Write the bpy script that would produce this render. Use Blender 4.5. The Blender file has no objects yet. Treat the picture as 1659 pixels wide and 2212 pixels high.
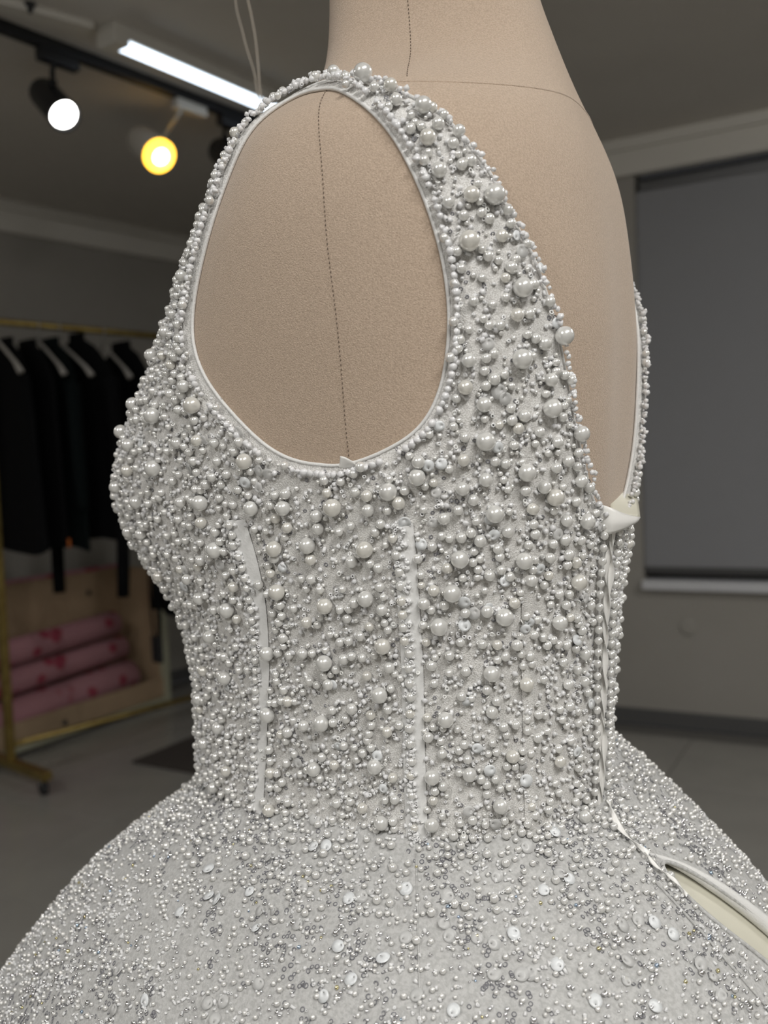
import bpy, bmesh, math, random
import numpy as np

sc = bpy.context.scene
col = sc.collection
EYE = 1.31                      # camera height above the floor, metres
R = np.random.default_rng(7)

# ------------------------------------------------------------------ camera, world, light, exposure
FPX, PITCH, ROLL = 2000.0, math.atan(106/2000.0), 0.04
_fw = np.array([0, math.cos(PITCH), -math.sin(PITCH)]); _r0 = np.array([1.0,0,0]); _u0 = np.cross(_r0,_fw)
_i = math.cos(ROLL)*_r0 - math.sin(ROLL)*_u0; _j = math.sin(ROLL)*_r0 + math.cos(ROLL)*_u0
cam_d = bpy.data.cameras.new('camera'); cam = bpy.data.objects.new('camera', cam_d); col.objects.link(cam)
from mathutils import Matrix, Vector
cam.matrix_world = Matrix(((_i[0],_j[0],-_fw[0],0),(_i[1],_j[1],-_fw[1],0),(_i[2],_j[2],-_fw[2],EYE),(0,0,0,1)))
cam_d.sensor_fit = 'VERTICAL'; cam_d.sensor_height = 36.0; cam_d.lens = 36.0*FPX/2212.0
cam_d.clip_start = 0.02; cam_d.clip_end = 60
cam_d.dof.use_dof = True; cam_d.dof.focus_distance = 0.57; cam_d.dof.aperture_fstop = 6.5
sc.camera = cam
sc.cycles.max_bounces = 7; sc.cycles.diffuse_bounces = 4; sc.cycles.glossy_bounces = 3; sc.cycles.transmission_bounces = 4; sc.cycles.transparent_max_bounces = 6
sc.cycles.use_denoising = True; sc.cycles.adaptive_threshold = 0.02
sc.cycles.caustics_reflective = False; sc.cycles.caustics_refractive = False
world = bpy.data.worlds.new('world'); sc.world = world; world.use_nodes = True
world.node_tree.nodes['Background'].inputs['Color'].default_value = (.5,.5,.52,1)
world.node_tree.nodes['Background'].inputs['Strength'].default_value = 0.02
sc.view_settings.view_transform = 'Standard'; sc.view_settings.look = 'None'
sc.view_settings.gamma = 1.0; sc.view_settings.use_curve_mapping = False
sc.view_settings.exposure = 1.0
LAMP = 21.0                     # radiance of the wide LED ceiling panels

# ------------------------------------------------------------------ materials
MATS = {}
def mat(name, color, rough=.6, metal=0.0, spec=.5, noise=None, bump=None, trans=0.0, coat=0.0, sheen=0.0, emit=None, ior=1.5, film=0.0, alpha=1.0):
    """procedural Principled material; noise=(scale, second colour, low, high), bump=(scale, strength)"""
    m = bpy.data.materials.new(name); m.use_nodes = True
    nt = m.node_tree; b = nt.nodes['Principled BSDF']
    I = b.inputs
    I['Base Color'].default_value = (*color,1); I['Roughness'].default_value = rough; I['Metallic'].default_value = metal
    I['Specular IOR Level'].default_value = spec; I['Transmission Weight'].default_value = trans; I['IOR'].default_value = ior
    I['Coat Weight'].default_value = coat; I['Coat Roughness'].default_value = .11; I['Sheen Weight'].default_value = sheen
    I['Alpha'].default_value = alpha
    if film: I['Thin Film Thickness'].default_value = film
    if emit: I['Emission Color'].default_value = (*emit[0],1); I['Emission Strength'].default_value = emit[1]
    tc = nt.nodes.new('ShaderNodeTexCoord')
    if noise:
        n = nt.nodes.new('ShaderNodeTexNoise'); n.inputs['Scale'].default_value = noise[0]; n.inputs['Detail'].default_value = 3
        r = nt.nodes.new('ShaderNodeValToRGB'); r.color_ramp.elements[0].position = noise[2]; r.color_ramp.elements[1].position = noise[3]
        r.color_ramp.elements[0].color = (*color,1); r.color_ramp.elements[1].color = (*noise[1],1)
        nt.links.new(tc.outputs['Object'], n.inputs['Vector']); nt.links.new(n.outputs['Fac'], r.inputs['Fac']); nt.links.new(r.outputs['Color'], I['Base Color'])
    if bump:
        n2 = nt.nodes.new('ShaderNodeTexNoise'); n2.inputs['Scale'].default_value = bump[0]; n2.inputs['Detail'].default_value = 2
        bp = nt.nodes.new('ShaderNodeBump'); bp.inputs['Strength'].default_value = bump[1]; bp.inputs['Distance'].default_value = .001
        nt.links.new(tc.outputs['Object'], n2.inputs['Vector']); nt.links.new(n2.outputs['Fac'], bp.inputs['Height']); nt.links.new(bp.outputs['Normal'], I['Normal'])
    MATS[name] = m
    return m

mat('wall', (.36,.345,.315), .85, noise=(3,(.345,.33,.30),.35,.65), bump=(180,.15))
mat('ceiling', (.66,.63,.58), .9, noise=(2,(.63,.60,.55),.35,.65))
mat('cornice', (.66,.64,.59), .6)
mat('baseboard', (.10,.10,.10), .5)
mat('tile', (.33,.32,.295), .22, noise=(5,(.30,.29,.27),.3,.7), spec=.5)
mat('grout', (.15,.145,.135), .8)
mat('blind', (.29,.295,.31), .8, bump=(600,.2))
mat('sill', (.66,.67,.70), .45)
mat('window_frame', (.07,.07,.07), .5)
mat('window_glass', (.02,.022,.025), .05)
mat('form_cloth', (.43,.33,.245), .85, noise=(900,(.52,.405,.31),.38,.62), bump=(1300,.55), sheen=.25)
mat('stitch', (.16,.12,.09), .8)
mat('wood', (.25,.17,.10), .5, noise=(14,(.19,.12,.07),.4,.6))
mat('steel', (.55,.55,.55), .3, metal=1)
mat('net', (.80,.79,.77), .8, noise=(1500,(.60,.585,.56),.44,.56), bump=(1100,.7), sheen=.2)
mat('tulle', (.51,.508,.497), .65, noise=(420,(.42,.418,.408),.42,.6), bump=(700,.6), sheen=.3)
mat('boning', (.80,.80,.79), .4, bump=(500,.3))
mat('satin', (.86,.85,.82), .35, spec=.5, sheen=.2)
mat('ivory_satin', (.62,.60,.50), .38, bump=(30,.2))
mat('piping', (.72,.715,.70), .55, bump=(900,.4))
mat('pearl', (.83,.825,.80), .22, metal=.38, spec=.6, coat=1.0)
mat('pearl_cream', (.84,.82,.765), .22, metal=.38, spec=.6, coat=1.0)
mat('clear_bead', (.94,.94,.94), .08, trans=.15, spec=.6, ior=1.5)
mat('crystal', (.95,.95,.96), .05, trans=.2, spec=.8, ior=1.6, film=0)
mat('ring', (.22,.22,.24), .25, spec=.7)
mat('white_ring', (.85,.85,.83), .25, spec=.6)
mat('sequin', (.74,.76,.77), .3, spec=.5, sheen=.1)
mat('clear_sequin', (.72,.72,.71), .3, spec=.6, alpha=.6)
mat('glint', (.98,.98,1.0), .2, metal=1)
mat('glint_gold', (.95,.86,.50), .12, metal=1)  # gold and blue metal tints imitate coloured sparks of light
mat('glint_blue', (.62,.78,1.0), .12, metal=1)
mat('black_metal', (.012,.013,.016), .45)
mat('white_metal', (.62,.60,.55), .45)
mat('gold_metal', (.36,.27,.09), .38, metal=.85, noise=(30,(.28,.2,.065),.4,.6))
mat('pale_metal', (.42,.42,.31), .45)
mat('black_cloth', (.003,.0032,.004), .9, spec=.15, bump=(60,.3))
mat('teal_cloth', (.003,.006,.0065), .9, spec=.15, bump=(60,.3))
mat('plastic_white', (.42,.40,.37), .4)
mat('plywood', (.44,.32,.205), .65, noise=(4,(.38,.275,.175),.4,.62))
mat('rubber', (.02,.02,.022), .6)
mat('rug', (.055,.045,.04), .95, bump=(200,.6))
mat('ribbon', (.56,.50,.42), .5, alpha=.85)
mat('orange', (.60,.16,.03), .6)
mat('led', (.9,.9,.9), .4, emit=((1.0,.985,.96), LAMP))
mat('led_fill_bright', (.9,.9,.9), .4, emit=((1.0,.985,.96), LAMP*2.4))
mat('led_tube', (.9,.95,1), .4, emit=((.74,.86,1.0), 1.6))
mat('led_warm_white', (1,1,1), .4, emit=((1.0,.99,.95), 8.0))
mat('led_amber', (1,.75,.15), .4, emit=((1.0,.52,.04), 2.2))
mat('led_amber_core', (1,.95,.7), .4, emit=((1.0,.86,.42), 9.0))
# pink cloth with red blossoms
_m = mat('floral', (.42,.20,.23), .8); _nt = _m.node_tree
_v = _nt.nodes.new('ShaderNodeTexVoronoi'); _v.inputs['Scale'].default_value = 9
_r = _nt.nodes.new('ShaderNodeValToRGB'); _r.color_ramp.elements[0].position=.22; _r.color_ramp.elements[1].position=.34
_r.color_ramp.elements[0].color=(.34,.05,.085,1); _r.color_ramp.elements[1].color=(.44,.22,.25,1)
_t = _nt.nodes.new('ShaderNodeTexCoord'); _nt.links.new(_t.outputs['Object'],_v.inputs['Vector']); _nt.links.new(_v.outputs['Distance'],_r.inputs['Fac'])
_nt.links.new(_r.outputs['Color'],_nt.nodes['Principled BSDF'].inputs['Base Color'])

# ------------------------------------------------------------------ mesh helpers (all coordinates in world metres)
ORG = {}
def make_mesh(name, V, Fc, m, smooth=True):
    """V (n,3) array, Fc (k,3|4) array of equal faces or list of lists"""
    me = bpy.data.meshes.new(name)
    V = np.asarray(V, np.float32)
    if isinstance(Fc, np.ndarray):
        k, w = Fc.shape
        me.vertices.add(len(V)); me.vertices.foreach_set('co', V.ravel())
        me.loops.add(k*w); me.loops.foreach_set('vertex_index', Fc.astype(np.int32).ravel())
        me.polygons.add(k); me.polygons.foreach_set('loop_start', np.arange(0,k*w,w,dtype=np.int32))
        try: me.polygons.foreach_set('loop_total', np.full(k,w,np.int32))
        except Exception: pass
        me.update(calc_edges=True); me.validate()
    else:
        me.from_pydata([tuple(map(float,v)) for v in V], [], [list(map(int,f)) for f in Fc]); me.update()
    if smooth: me.polygons.foreach_set('use_smooth', np.ones(len(me.polygons), bool))
    me.materials.append(MATS[m])
    return me
def thing(name, label, cat, loc, group=None):
    o = bpy.data.objects.new(name, None); col.objects.link(o); o.location = loc; o.empty_display_size = .05
    o['label'] = label; o['category'] = cat
    if group: o['group'] = group
    ORG[o] = np.array(loc, float); return o
def tag(o, label, cat, group=None):
    o['label'] = label; o['category'] = cat
    if group: o['group'] = group
    return o
def place(name, me, parent, org):
    o = bpy.data.objects.new(name, me); col.objects.link(o)
    base = ORG[parent] if parent else np.zeros(3)
    o.location = tuple(np.asarray(org,float)-base)
    if parent: o.parent = parent
    ORG[o] = np.asarray(org,float); return o
def part(name, V, Fc, m, parent=None, smooth=True, origin=None):
    V = np.asarray(V,float)
    org = np.array(origin if origin is not None else (ORG[parent] if parent else V.mean(0)), float)
    return place(name, make_mesh(name, V-org, Fc, m, smooth), parent, org)
def struct(name, V, Fc, m, smooth=False):
    o = part(name, V, Fc, m, None, smooth, origin=(0,0,0)); o['kind'] = 'structure'; return o
class MB:
    """collects simple solids"""
    def __init__(s): s.V=[]; s.F=[]
    def add(s, V, Fc):
        n=len(s.V); s.V += [tuple(v) for v in V]; s.F += [[i+n for i in f] for f in Fc]; return s
    def box(s, c, ax, h, bev=0.0):
        """box at c, axes rows ax, half sizes h, edges chamfered by bev"""
        c=np.asarray(c,float); ax=np.asarray(ax,float); h=np.asarray(h,float)
        bm=bmesh.new(); bmesh.ops.create_cube(bm,size=2)
        for v in bm.verts: v.co=Vector(tuple(np.array(v.co)*h))
        if bev: bmesh.ops.bevel(bm,geom=list(bm.edges),offset=bev,segments=2,affect='EDGES',profile=.6)
        bm.verts.index_update()
        s.add([c+np.array(v.co)@ax for v in bm.verts],[[v.index for v in f.verts] for f in bm.faces]); bm.free(); return s
    def tube(s, pts, r, n=10, cap=True, flat=1.0):
        pts=np.asarray(pts,float); r=np.broadcast_to(np.asarray(r,float),(len(pts),))
        V,Fc=tube(pts,r,n,cap,flat); return s.add(V,Fc)
    def lathe(s, c, axis, prof, n=24):
        """prof: list of (along axis, radius)"""
        V,Fc=lathe(c,axis,prof,n); return s.add(V,Fc)
    def build(s,name,m,parent=None,smooth=False,origin=None):
        return part(name,np.array(s.V),s.F,m,parent,smooth,origin)
def frame(ax):
    ax=np.asarray(ax,float); ax=ax/np.linalg.norm(ax); a=np.array([0,0,1.0]) if abs(ax[2])<.9 else np.array([1.0,0,0])
    x=np.cross(a,ax); x/=np.linalg.norm(x); return x,np.cross(ax,x),ax
def tube(pts,r,n=10,cap=True,flat=1.0):
    m=len(pts); t=np.gradient(pts,axis=0); t/=np.linalg.norm(t,axis=1,keepdims=True)+1e-12
    x,y,_=frame(t[0]); V=[]; a=np.linspace(0,2*np.pi,n,endpoint=False)
    for k in range(m):
        x=x-t[k]*(x@t[k]); x/=np.linalg.norm(x)+1e-12; y=np.cross(t[k],x)
        V.append(pts[k]+r[k]*(np.cos(a)[:,None]*x+flat*np.sin(a)[:,None]*y))
    V=np.concatenate(V); Fc=[[k*n+i,k*n+(i+1)%n,(k+1)*n+(i+1)%n,(k+1)*n+i] for k in range(m-1) for i in range(n)]
    if cap: Fc+= [list(range(n))[::-1],[(m-1)*n+i for i in range(n)]]
    return V,Fc
def lathe(c,axis,prof,n=24):
    x,y,z=frame(axis); a=np.linspace(0,2*np.pi,n,endpoint=False); V=[];c=np.asarray(c,float)
    for h,r in prof: V.append(c+z*h+r*(np.cos(a)[:,None]*x+np.sin(a)[:,None]*y))
    m=len(prof); Fc=[[k*n+i,k*n+(i+1)%n,(k+1)*n+(i+1)%n,(k+1)*n+i] for k in range(m-1) for i in range(n)]
    Fc+=[list(range(n))[::-1],[(m-1)*n+i for i in range(n)]]
    return np.concatenate(V),Fc
def tri_base(kind):
    bm=bmesh.new()
    if kind=='ico2': bmesh.ops.create_icosphere(bm,subdivisions=2,radius=1)
    elif kind=='ico3': bmesh.ops.create_icosphere(bm,subdivisions=3,radius=1)
    elif kind=='uv': bmesh.ops.create_uvsphere(bm,u_segments=9,v_segments=5,radius=1)
    elif kind=='uv2': bmesh.ops.create_uvsphere(bm,u_segments=14,v_segments=8,radius=1)
    elif kind=='oct': bmesh.ops.create_icosphere(bm,subdivisions=1,radius=1)
    bmesh.ops.triangulate(bm,faces=list(bm.faces)); bm.verts.index_update()
    V=np.array([v.co[:] for v in bm.verts]); Fc=np.array([[v.index for v in f.verts] for f in bm.faces]); bm.free(); return V,Fc
def torus_base(n=10,k=4,r=.3,flat=.6):
    V=[];Fc=[]
    for i in range(n):
        a=2*np.pi*i/n
        for j in range(k):
            b=2*np.pi*j/k; q=1+r*np.cos(b); V.append((q*np.cos(a),q*np.sin(a),r*flat*np.sin(b)))
    for i in range(n):
        for j in range(k): Fc.append([i*k+j,((i+1)%n)*k+j,((i+1)%n)*k+(j+1)%k,i*k+(j+1)%k])
    V=np.array(V); V/=1+r; Fc=np.array(Fc); return V,np.concatenate([Fc[:,[0,1,2]],Fc[:,[0,2,3]]])
def pipe_base(n=8,inner=.45,h=.8):
    V=[];
    for z,rr in((-h,1),(h,1),(h,inner),(-h,inner)):
        for i in range(n): V.append((rr*np.cos(2*np.pi*i/n),rr*np.sin(2*np.pi*i/n),z))
    Fc=[]
    for k in range(4):
        for i in range(n):
            a,b,c,d=k*n+i,k*n+(i+1)%n,((k+1)%4)*n+(i+1)%n,((k+1)%4)*n+i; Fc+=[(a,b,c),(a,c,d)]
    return np.array(V),np.array(Fc)
def bicone_base(n=6):
    V=[(0,0,1),(0,0,-1)]+[(np.cos(2*np.pi*i/n),np.sin(2*np.pi*i/n),.18) for i in range(n)]+[(np.cos(2*np.pi*i/n),np.sin(2*np.pi*i/n),-.18) for i in range(n)]
    Fc=[]
    for i in range(n):
        j=(i+1)%n; Fc+=[(0,2+i,2+j),(1,2+n+j,2+n+i),(2+i,2+n+i,2+n+j),(2+i,2+n+j,2+j)]
    return np.array(V),np.array(Fc)
def disc_base(n=16,th=.02,dish=.02,hole=.09):
    """a sequin: thin dished disc with an off-centre hole"""
    a=np.linspace(0,2*np.pi,n,endpoint=False); V=[]
    o=np.stack([np.cos(a),np.sin(a)],1); h=np.stack([np.cos(a)*hole,np.sin(a)*hole-.5],1)
    for z in(th,-th):
        V+=[(p[0],p[1],z+dish*(p@p)) for p in o]+[(p[0],p[1],z+dish*(p@p)) for p in h]
    Fc=[]
    for i in range(n):
        j=(i+1)%n
        Fc+=[(i,j,n+j),(i,n+j,n+i),(2*n+j,2*n+i,3*n+i),(2*n+j,3*n+i,3*n+j),(j,i,2*n+i),(j,2*n+i,2*n+j),(n+i,n+j,3*n+j),(n+i,3*n+j,3*n+i)]
    return np.array(V),np.array(Fc)
def bases(n, spin, tilt=0.0, rng=R):
    """orthonormal bases (m,3,3) whose third row is n tilted at random by up to tilt radians"""
    n=np.asarray(n,float); n=n+tilt*rng.normal(size=n.shape)*.6; n/=np.linalg.norm(n,axis=1,keepdims=True)
    a=np.where(np.abs(n[:,2:3])<.9,np.array([[0,0,1.0]]),np.array([[1.0,0,0]]))
    x=np.cross(a,n); x/=np.linalg.norm(x,axis=1,keepdims=True); y=np.cross(n,x)
    c,s=np.cos(spin)[:,None],np.sin(spin)[:,None]
    return np.stack([c*x+s*y,-s*x+c*y,n],1)
def scatter_mesh(name, base, P, B, S, m, parent, smooth=True, stuff=True):
    """one mesh holding a copy of base at every P with basis B and size S (m,) or (m,3)"""
    bv,bf=base; S=np.asarray(S,float); S=S[:,None] if S.ndim==1 else S
    V=(bv[None]*S[:,None,:])@B+P[:,None,:]
    Fc=(bf[None]+(np.arange(len(P))*len(bv))[:,None,None]).reshape(-1,bf.shape[1])
    o=part(name,V.reshape(-1,3),Fc,m,parent,smooth)
    if stuff: o['kind']='stuff'
    return o
# ------------------------------------------------------------------ the room
A_DIR=np.array([.634,.773,0]); B_DIR=np.array([.876,-.482,0])       # along the left wall, along the window wall
CEIL=EYE+1.46
POLY=[(-.635,6.587),(.435,4.858),(4.16,2.82),(2.75,-3.2),(-4.6,-3.4),(-5.136,1.1)]
NAMES=['back','right','side','rear','entry','left']
Zv=np.array([0,0,1.0])
def quad_prism(a,b,z0,z1,n,t):
    """vertical slab from a to b, inner face on the line, thickness t along n"""
    a=np.array([*a,0.]);b=np.array([*b,0.]);o=np.array([*n,0.])*t
    V=[a+Zv*z0,b+Zv*z0,b+Zv*z1,a+Zv*z1,a+o+Zv*z0,b+o+Zv*z0,b+o+Zv*z1,a+o+Zv*z1]
    return V,[[0,1,2,3],[5,4,7,6],[4,0,3,7],[1,5,6,2],[3,2,6,7],[4,5,1,0]]
trim_n=0
for k,nm in enumerate(NAMES):
    a=np.array(POLY[k]);b=np.array(POLY[(k+1)%6]);d=(b-a)/np.linalg.norm(b-a); out=np.array([-d[1],d[0]])
    mid=(a+b)/2
    if out@(mid-np.array([0,1.0]))<0: out=-out
    ext=.12
    if nm=='right':
        w0=a+d*(np.dot(np.array([1.18,4.45])-a,d)+.06); w1=w0+d*2.3; z0=EYE-.63
        mb=MB()
        for p,q,zz0,zz1 in((a-d*ext,w0,0,CEIL),(w0,w1,0,z0),(w1,b+d*ext,0,CEIL)): mb.add(*quad_prism(p,q,zz0,zz1,out,.14))
        o=mb.build('wall_'+nm,'wall',None,origin=(0,0,0)); o['kind']='structure'
        WIN=(w0,w1,z0,d,out)
    else:
        V,Fc=quad_prism(a-d*ext,b+d*ext,0,CEIL,out,.14); struct('wall_'+nm,V,Fc,'wall')
    # cornice: a stepped plaster board under the ceiling
    trim_n+=1; mb=MB()
    for zz0,zz1,t in((CEIL-.16,CEIL-.035,.035),(CEIL-.05,CEIL-.0,.06),(CEIL-.165,CEIL-.15,.042)):
        mb.add(*quad_prism(a-d*.02,b+d*.02,zz0,zz1,-out,t))
    o=mb.build('trim_%d'%trim_n,'cornice',None,origin=(0,0,0)); o['kind']='structure'
    V,Fc=quad_prism(a,b,0.0,.072,-out,.012); struct('baseboard_'+nm,V,Fc,'baseboard')
V=[(x,y,CEIL) for x,y in POLY]+[(x,y,CEIL+.1) for x,y in POLY]
struct('ceiling',V,[[0,1,2,3,4,5],[11,10,9,8,7,6]]+[[i,6+i,6+(i+1)%6,(i+1)%6] for i in range(6)],'ceiling')
V=[(x,y,-.012) for x,y in POLY]+[(x,y,-.1) for x,y in POLY]
floor=struct('floor',V,[[0,1,2,3,4,5],[11,10,9,8,7,6]]+[[i,6+i,6+(i+1)%6,(i+1)%6] for i in range(6)],'grout')
# floor tiles, one mesh shared by all
tb=MB().box((0,0,0),np.array([B_DIR,[-B_DIR[1],B_DIR[0],0],Zv]),(.298,.298,.006),.0015)
tile_me=make_mesh('tile',np.array(tb.V),tb.F,'tile',False)
def inside(poly,x,y):
    c=False
    for i in range(len(poly)):
        x1,y1=poly[i];x2,y2=poly[i-1]
        if (y1>y)!=(y2>y) and x<(x2-x1)*(y-y1)/(y2-y1)+x1: c=not c
    return c
Nd=np.array([-B_DIR[1],B_DIR[0],0])
for i in range(-14,15):
    for j in range(-14,15):
        c=np.array([1.1,4.3,0])+B_DIR*.6*i+Nd*(.6*j-.31)
        if all(inside(POLY,*(c+B_DIR*sx*.30+Nd*sy*.30)[:2]) for sx in(-1,1) for sy in(-1,1)):
            place('tile',tile_me,floor,c+np.array([0,0,-.006]))
# window with frame, glass and sill
w0,w1,z0,d,out=WIN
d3=np.array([*d,0]);o3=np.array([*out,0]);ax=np.array([d3,o3,Zv])
win=bpy.data.objects.new('window_1',None); col.objects.link(win); win['kind']='structure'
wc=np.array([*((w0+w1)/2),z0]); win.location=tuple(wc); ORG[win]=wc
wh=CEIL-.16-z0
mb=MB()
for off in(-1.12,0,1.12): mb.box(wc+d3*off+o3*.11+Zv*wh/2,ax,(.03,.02,wh/2),.004)
for zz in(.03,wh-.03): mb.box(wc+o3*.11+Zv*zz,ax,(1.15,.02,.03),.004)
mb.build('window_frame','window_frame',win)
for s in(-1,1): MB().box(wc+d3*s*.56+o3*.115+Zv*wh/2,ax,(.53,.004,wh/2-.06)).build('pane','window_glass',win)
MB().box(wc-o3*.0+Zv*.0+o3*.03,ax,(1.15,.075,.022),.006).build('window_sill','sill',win)
bl=thing('roller_blind','grey fabric roller blind drawn down over the window above the pale sill','blind',tuple(wc+o3*.055+Zv*.03))
# gently rippled cloth
nx,nz=40,24; V=[]
for f in(0,.0015):
    for kz in range(nz+1):
        for kx in range(nx+1):
            x=-1.148+2.296*kx/nx; z=.075+(wh-.15)*kz/nz
            V.append(wc+d3*x+o3*(.03+f+.003*math.sin(x*7)*math.sin(z*1.3))+Zv*z)
V=np.array(V); q=nx+1; h=(nx+1)*(nz+1)
Fc=[[j*q+i,j*q+i+1,(j+1)*q+i+1,(j+1)*q+i] for j in range(nz) for i in range(nx)]
Fc+=[[h+a for a in f[::-1]] for f in Fc]
part('blind_cloth',V,Fc,'blind',bl)
MB().box(wc+o3*.03+Zv*.065,ax,(1.145,.010,.016),.004).build('bottom_bar','window_frame',bl)
MB().tube([wc+o3*.05+Zv*(wh-.05)-d3*1.13,wc+o3*.05+Zv*(wh-.05)+d3*1.13],.03,16).build('roller','blind',bl,True)
# small round cover plate under the window
pc=np.array([*(np.array([1.18,4.45])+d*.26),EYE-.83]); nn=np.array([-out[0],-out[1],0])
V,Fc=lathe(pc,nn,[(0,.040),(.003,.040),(.005,.037),(.0055,.02),(.006,.004)],28)
tag(part('cover_plate',V,Fc,'wall'),'round wall-coloured cover plate on the wall under the window sill','cover plate')

# ------------------------------------------------------------------ ceiling: LED battens, track and spotlights
def batten(name,c,dr,half,hw,dome,m,label):
    """ceiling light: housing, end caps and a domed diffuser of half width hw"""
    dr=np.array([*dr,0.0])/np.linalg.norm(dr); sx=np.array([-dr[1],dr[0],0]); ax=np.array([dr,sx,Zv]); c=np.array([*c,CEIL])
    t=thing(name,label,'ceiling light',tuple(c))
    mb=MB(); mb.box(c-Zv*.022,ax,(half,hw+.014,.022),.006)
    for s in(-1,1): mb.box(c+dr*s*(half-.03)-Zv*.05,ax,(.03,hw+.014,.018),.006)
    mb.build('housing','white_metal',t)
    n=10; a=np.linspace(0,np.pi,n); V=[];L=half-.062
    for s in(-1,1):
        for k in a: V.append(c+dr*s*L+sx*hw*math.cos(k)-Zv*(.0445+dome*math.sin(k)))
    Fc=[[k,k+1,n+k+1,n+k] for k in range(n-1)]+[list(range(n))[::-1],[n+k for k in range(n)],[0,n,2*n-1,n-1]]
    part('diffuser',np.array(V),Fc,m,t,False)
    return t
batten('led_batten',(-.82+.582*.62,3.12+.813*.62),(.582,.813),.66,.034,.018,'led_tube','slim white LED batten on the ceiling beside the black spotlight track')
batten('ceiling_light',(.55,-.95),(.62,.785),.72,.13,.045,'led','wide white LED panel on the ceiling over the open floor by the form')
batten('ceiling_light',(-1.5,-1.1),(.62,.785),.55,.13,.045,'led','added wide white LED fill panel, out of view on the ceiling near the rear wall')  # unseen panel added as fill light on the dress from behind left
batten('led_batten',(2.35,1.2),(.876,-.482),.62,.034,.03,'led_fill_bright','added slim white LED fill batten, out of view on the ceiling beside the window wall')  # unseen batten added to brighten the window wall, ceiling and back of the form
batten('led_batten',(-2.9,1.6),(.62,.785),.62,.034,.03,'led','added slim white LED fill batten, out of view on the ceiling along the left wall')  # unseen batten added to lift the left wall and ceiling
# cable trunking
c0=np.array([-1.30,2.76,CEIL-.012]);c1=np.array([-.89,3.09,CEIL-.012]);dd=c1-c0;L=np.linalg.norm(dd);dd/=L
o=MB().box((c0+c1)/2,np.array([dd,np.cross(Zv,dd),Zv]),(L/2,.03,.012),.004).build('cable_trunking','cornice')
tag(o,'flat off-white cable trunking running up to the LED batten on the ceiling','trunking')
V,Fc=lathe((-1.03,2.94,CEIL),(0,0,-1),[(0,.018),(.006,.018),(.012,.012),(.03,.006),(.032,.002)],16)
tag(part('ceiling_hook',V,Fc,'black_metal'),'small black hook fixed in the ceiling above the LED batten','hook')
t0=np.array([-1.166,3.038]);td=np.array([.603,.798,0]);tz=CEIL
tr=thing('light_track','long black track on the ceiling carrying the spotlights','track',(-.8,3.52,CEIL))
axT=np.array([td,np.cross(Zv,td),Zv]); tc=np.array([*t0,tz])+td*.45
mb=MB(); mb.box(tc-Zv*.018,axT,(1.45,.020,.018),.003); mb.build('rail','black_metal',tr)
for s in(-1,1): MB().box(tc+td*s*1.46-Zv*.018,axT,(.014,.024,.020),.004).build('end_cap','black_metal',tr)
def RAY(x,y,Y):
    v=_fw+_i*(x-829.5)/FPX-_j*(y-1106)/FPX; v=v*Y/v[1]; return v+np.array([0,0,EYE])
def ontrack(s): return np.array([*t0,CEIL-.036])+td*s
def spot(name,s,back,front,r,body_m,lens_m,core_m,label,arm_m,ring_m,attach):
    base=ontrack(s)
    t=thing(name,label,'spotlight',tuple(base))
    MB().box(base-Zv*.022,axT,(.075,.019,.020),.005).build('adapter',arm_m,t)
    axd=(front-back)/np.linalg.norm(front-back); L=np.linalg.norm(front-back); ctr=back+axd*L*.42
    side=np.cross(axd,Zv);side/=np.linalg.norm(side); up=np.cross(side,axd)
    w=side*attach[0]+up*attach[1]; w/=np.linalg.norm(w); at=ctr+w*(r+.008)
    j=base-Zv*.042+td*attach[2]
    MB().tube([j+Zv*.012,j-Zv*.01,(j-Zv*.02)*.5+(at+Zv*.06)*.5,at+Zv*.045,at],[.011,.010,.009,.009,.009],8,True,.7).build('arm',arm_m,t,True)
    V,Fc=lathe(at+w*.006,-w,[(-.004,.015),(0,.015),(.014,.013),(.016,.006)],14); part('pivot',V,Fc,arm_m,t)
    part('head',*lathe(back,axd,[(-.012,r*.35),(-.010,r*.72),(0,r*.9),(.012,r*.97),(L*.9,r),(L,r),(L,r*.93),(L-.03,r*.88),(L-.032,r*.2)],32),body_m,t,True)
    part('trim_ring',*lathe(front,axd,[(-.012,r*1.02),(.004,r*1.03),(.006,r*1.0),(.006,r*.94),(-.012,r*.92)],32),ring_m,t,True)
    part('lens',*lathe(front,axd,[(-.020,r*.90),(-.012,r*.86),(-.008,r*.6),(-.006,r*.2),(-.0058,.002)],28),lens_m,t,True)
    if core_m: part('led_core',*lathe(front-up*.004-side*.010,axd,[(-.012,r*.52),(-.004,r*.48),(-.0015,r*.2),(-.001,.002)],20),core_m,t,True)
    return t
spot('spotlight',.21,RAY(92,198,3.37),RAY(140,250,3.25),.054,'black_metal','led_warm_white',None,'black cylinder spotlight on the track, its lens shining white','black_metal','black_metal',(.15,1,-.02))
spot('spotlight',.79,RAY(303,302,3.82),RAY(345,337,3.72),.063,'white_metal','led_amber','led_amber_core','white cylinder spotlight on the track, its lens glowing amber','white_metal','led_amber',(-1,.15,-.05))
spot('spotlight',1.02,RAY(475,325,4.0),RAY(500,345,3.88),.056,'black_metal','window_glass',None,'unlit black spotlight on the track next to the amber one','black_metal','black_metal',(.1,1,0))

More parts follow.
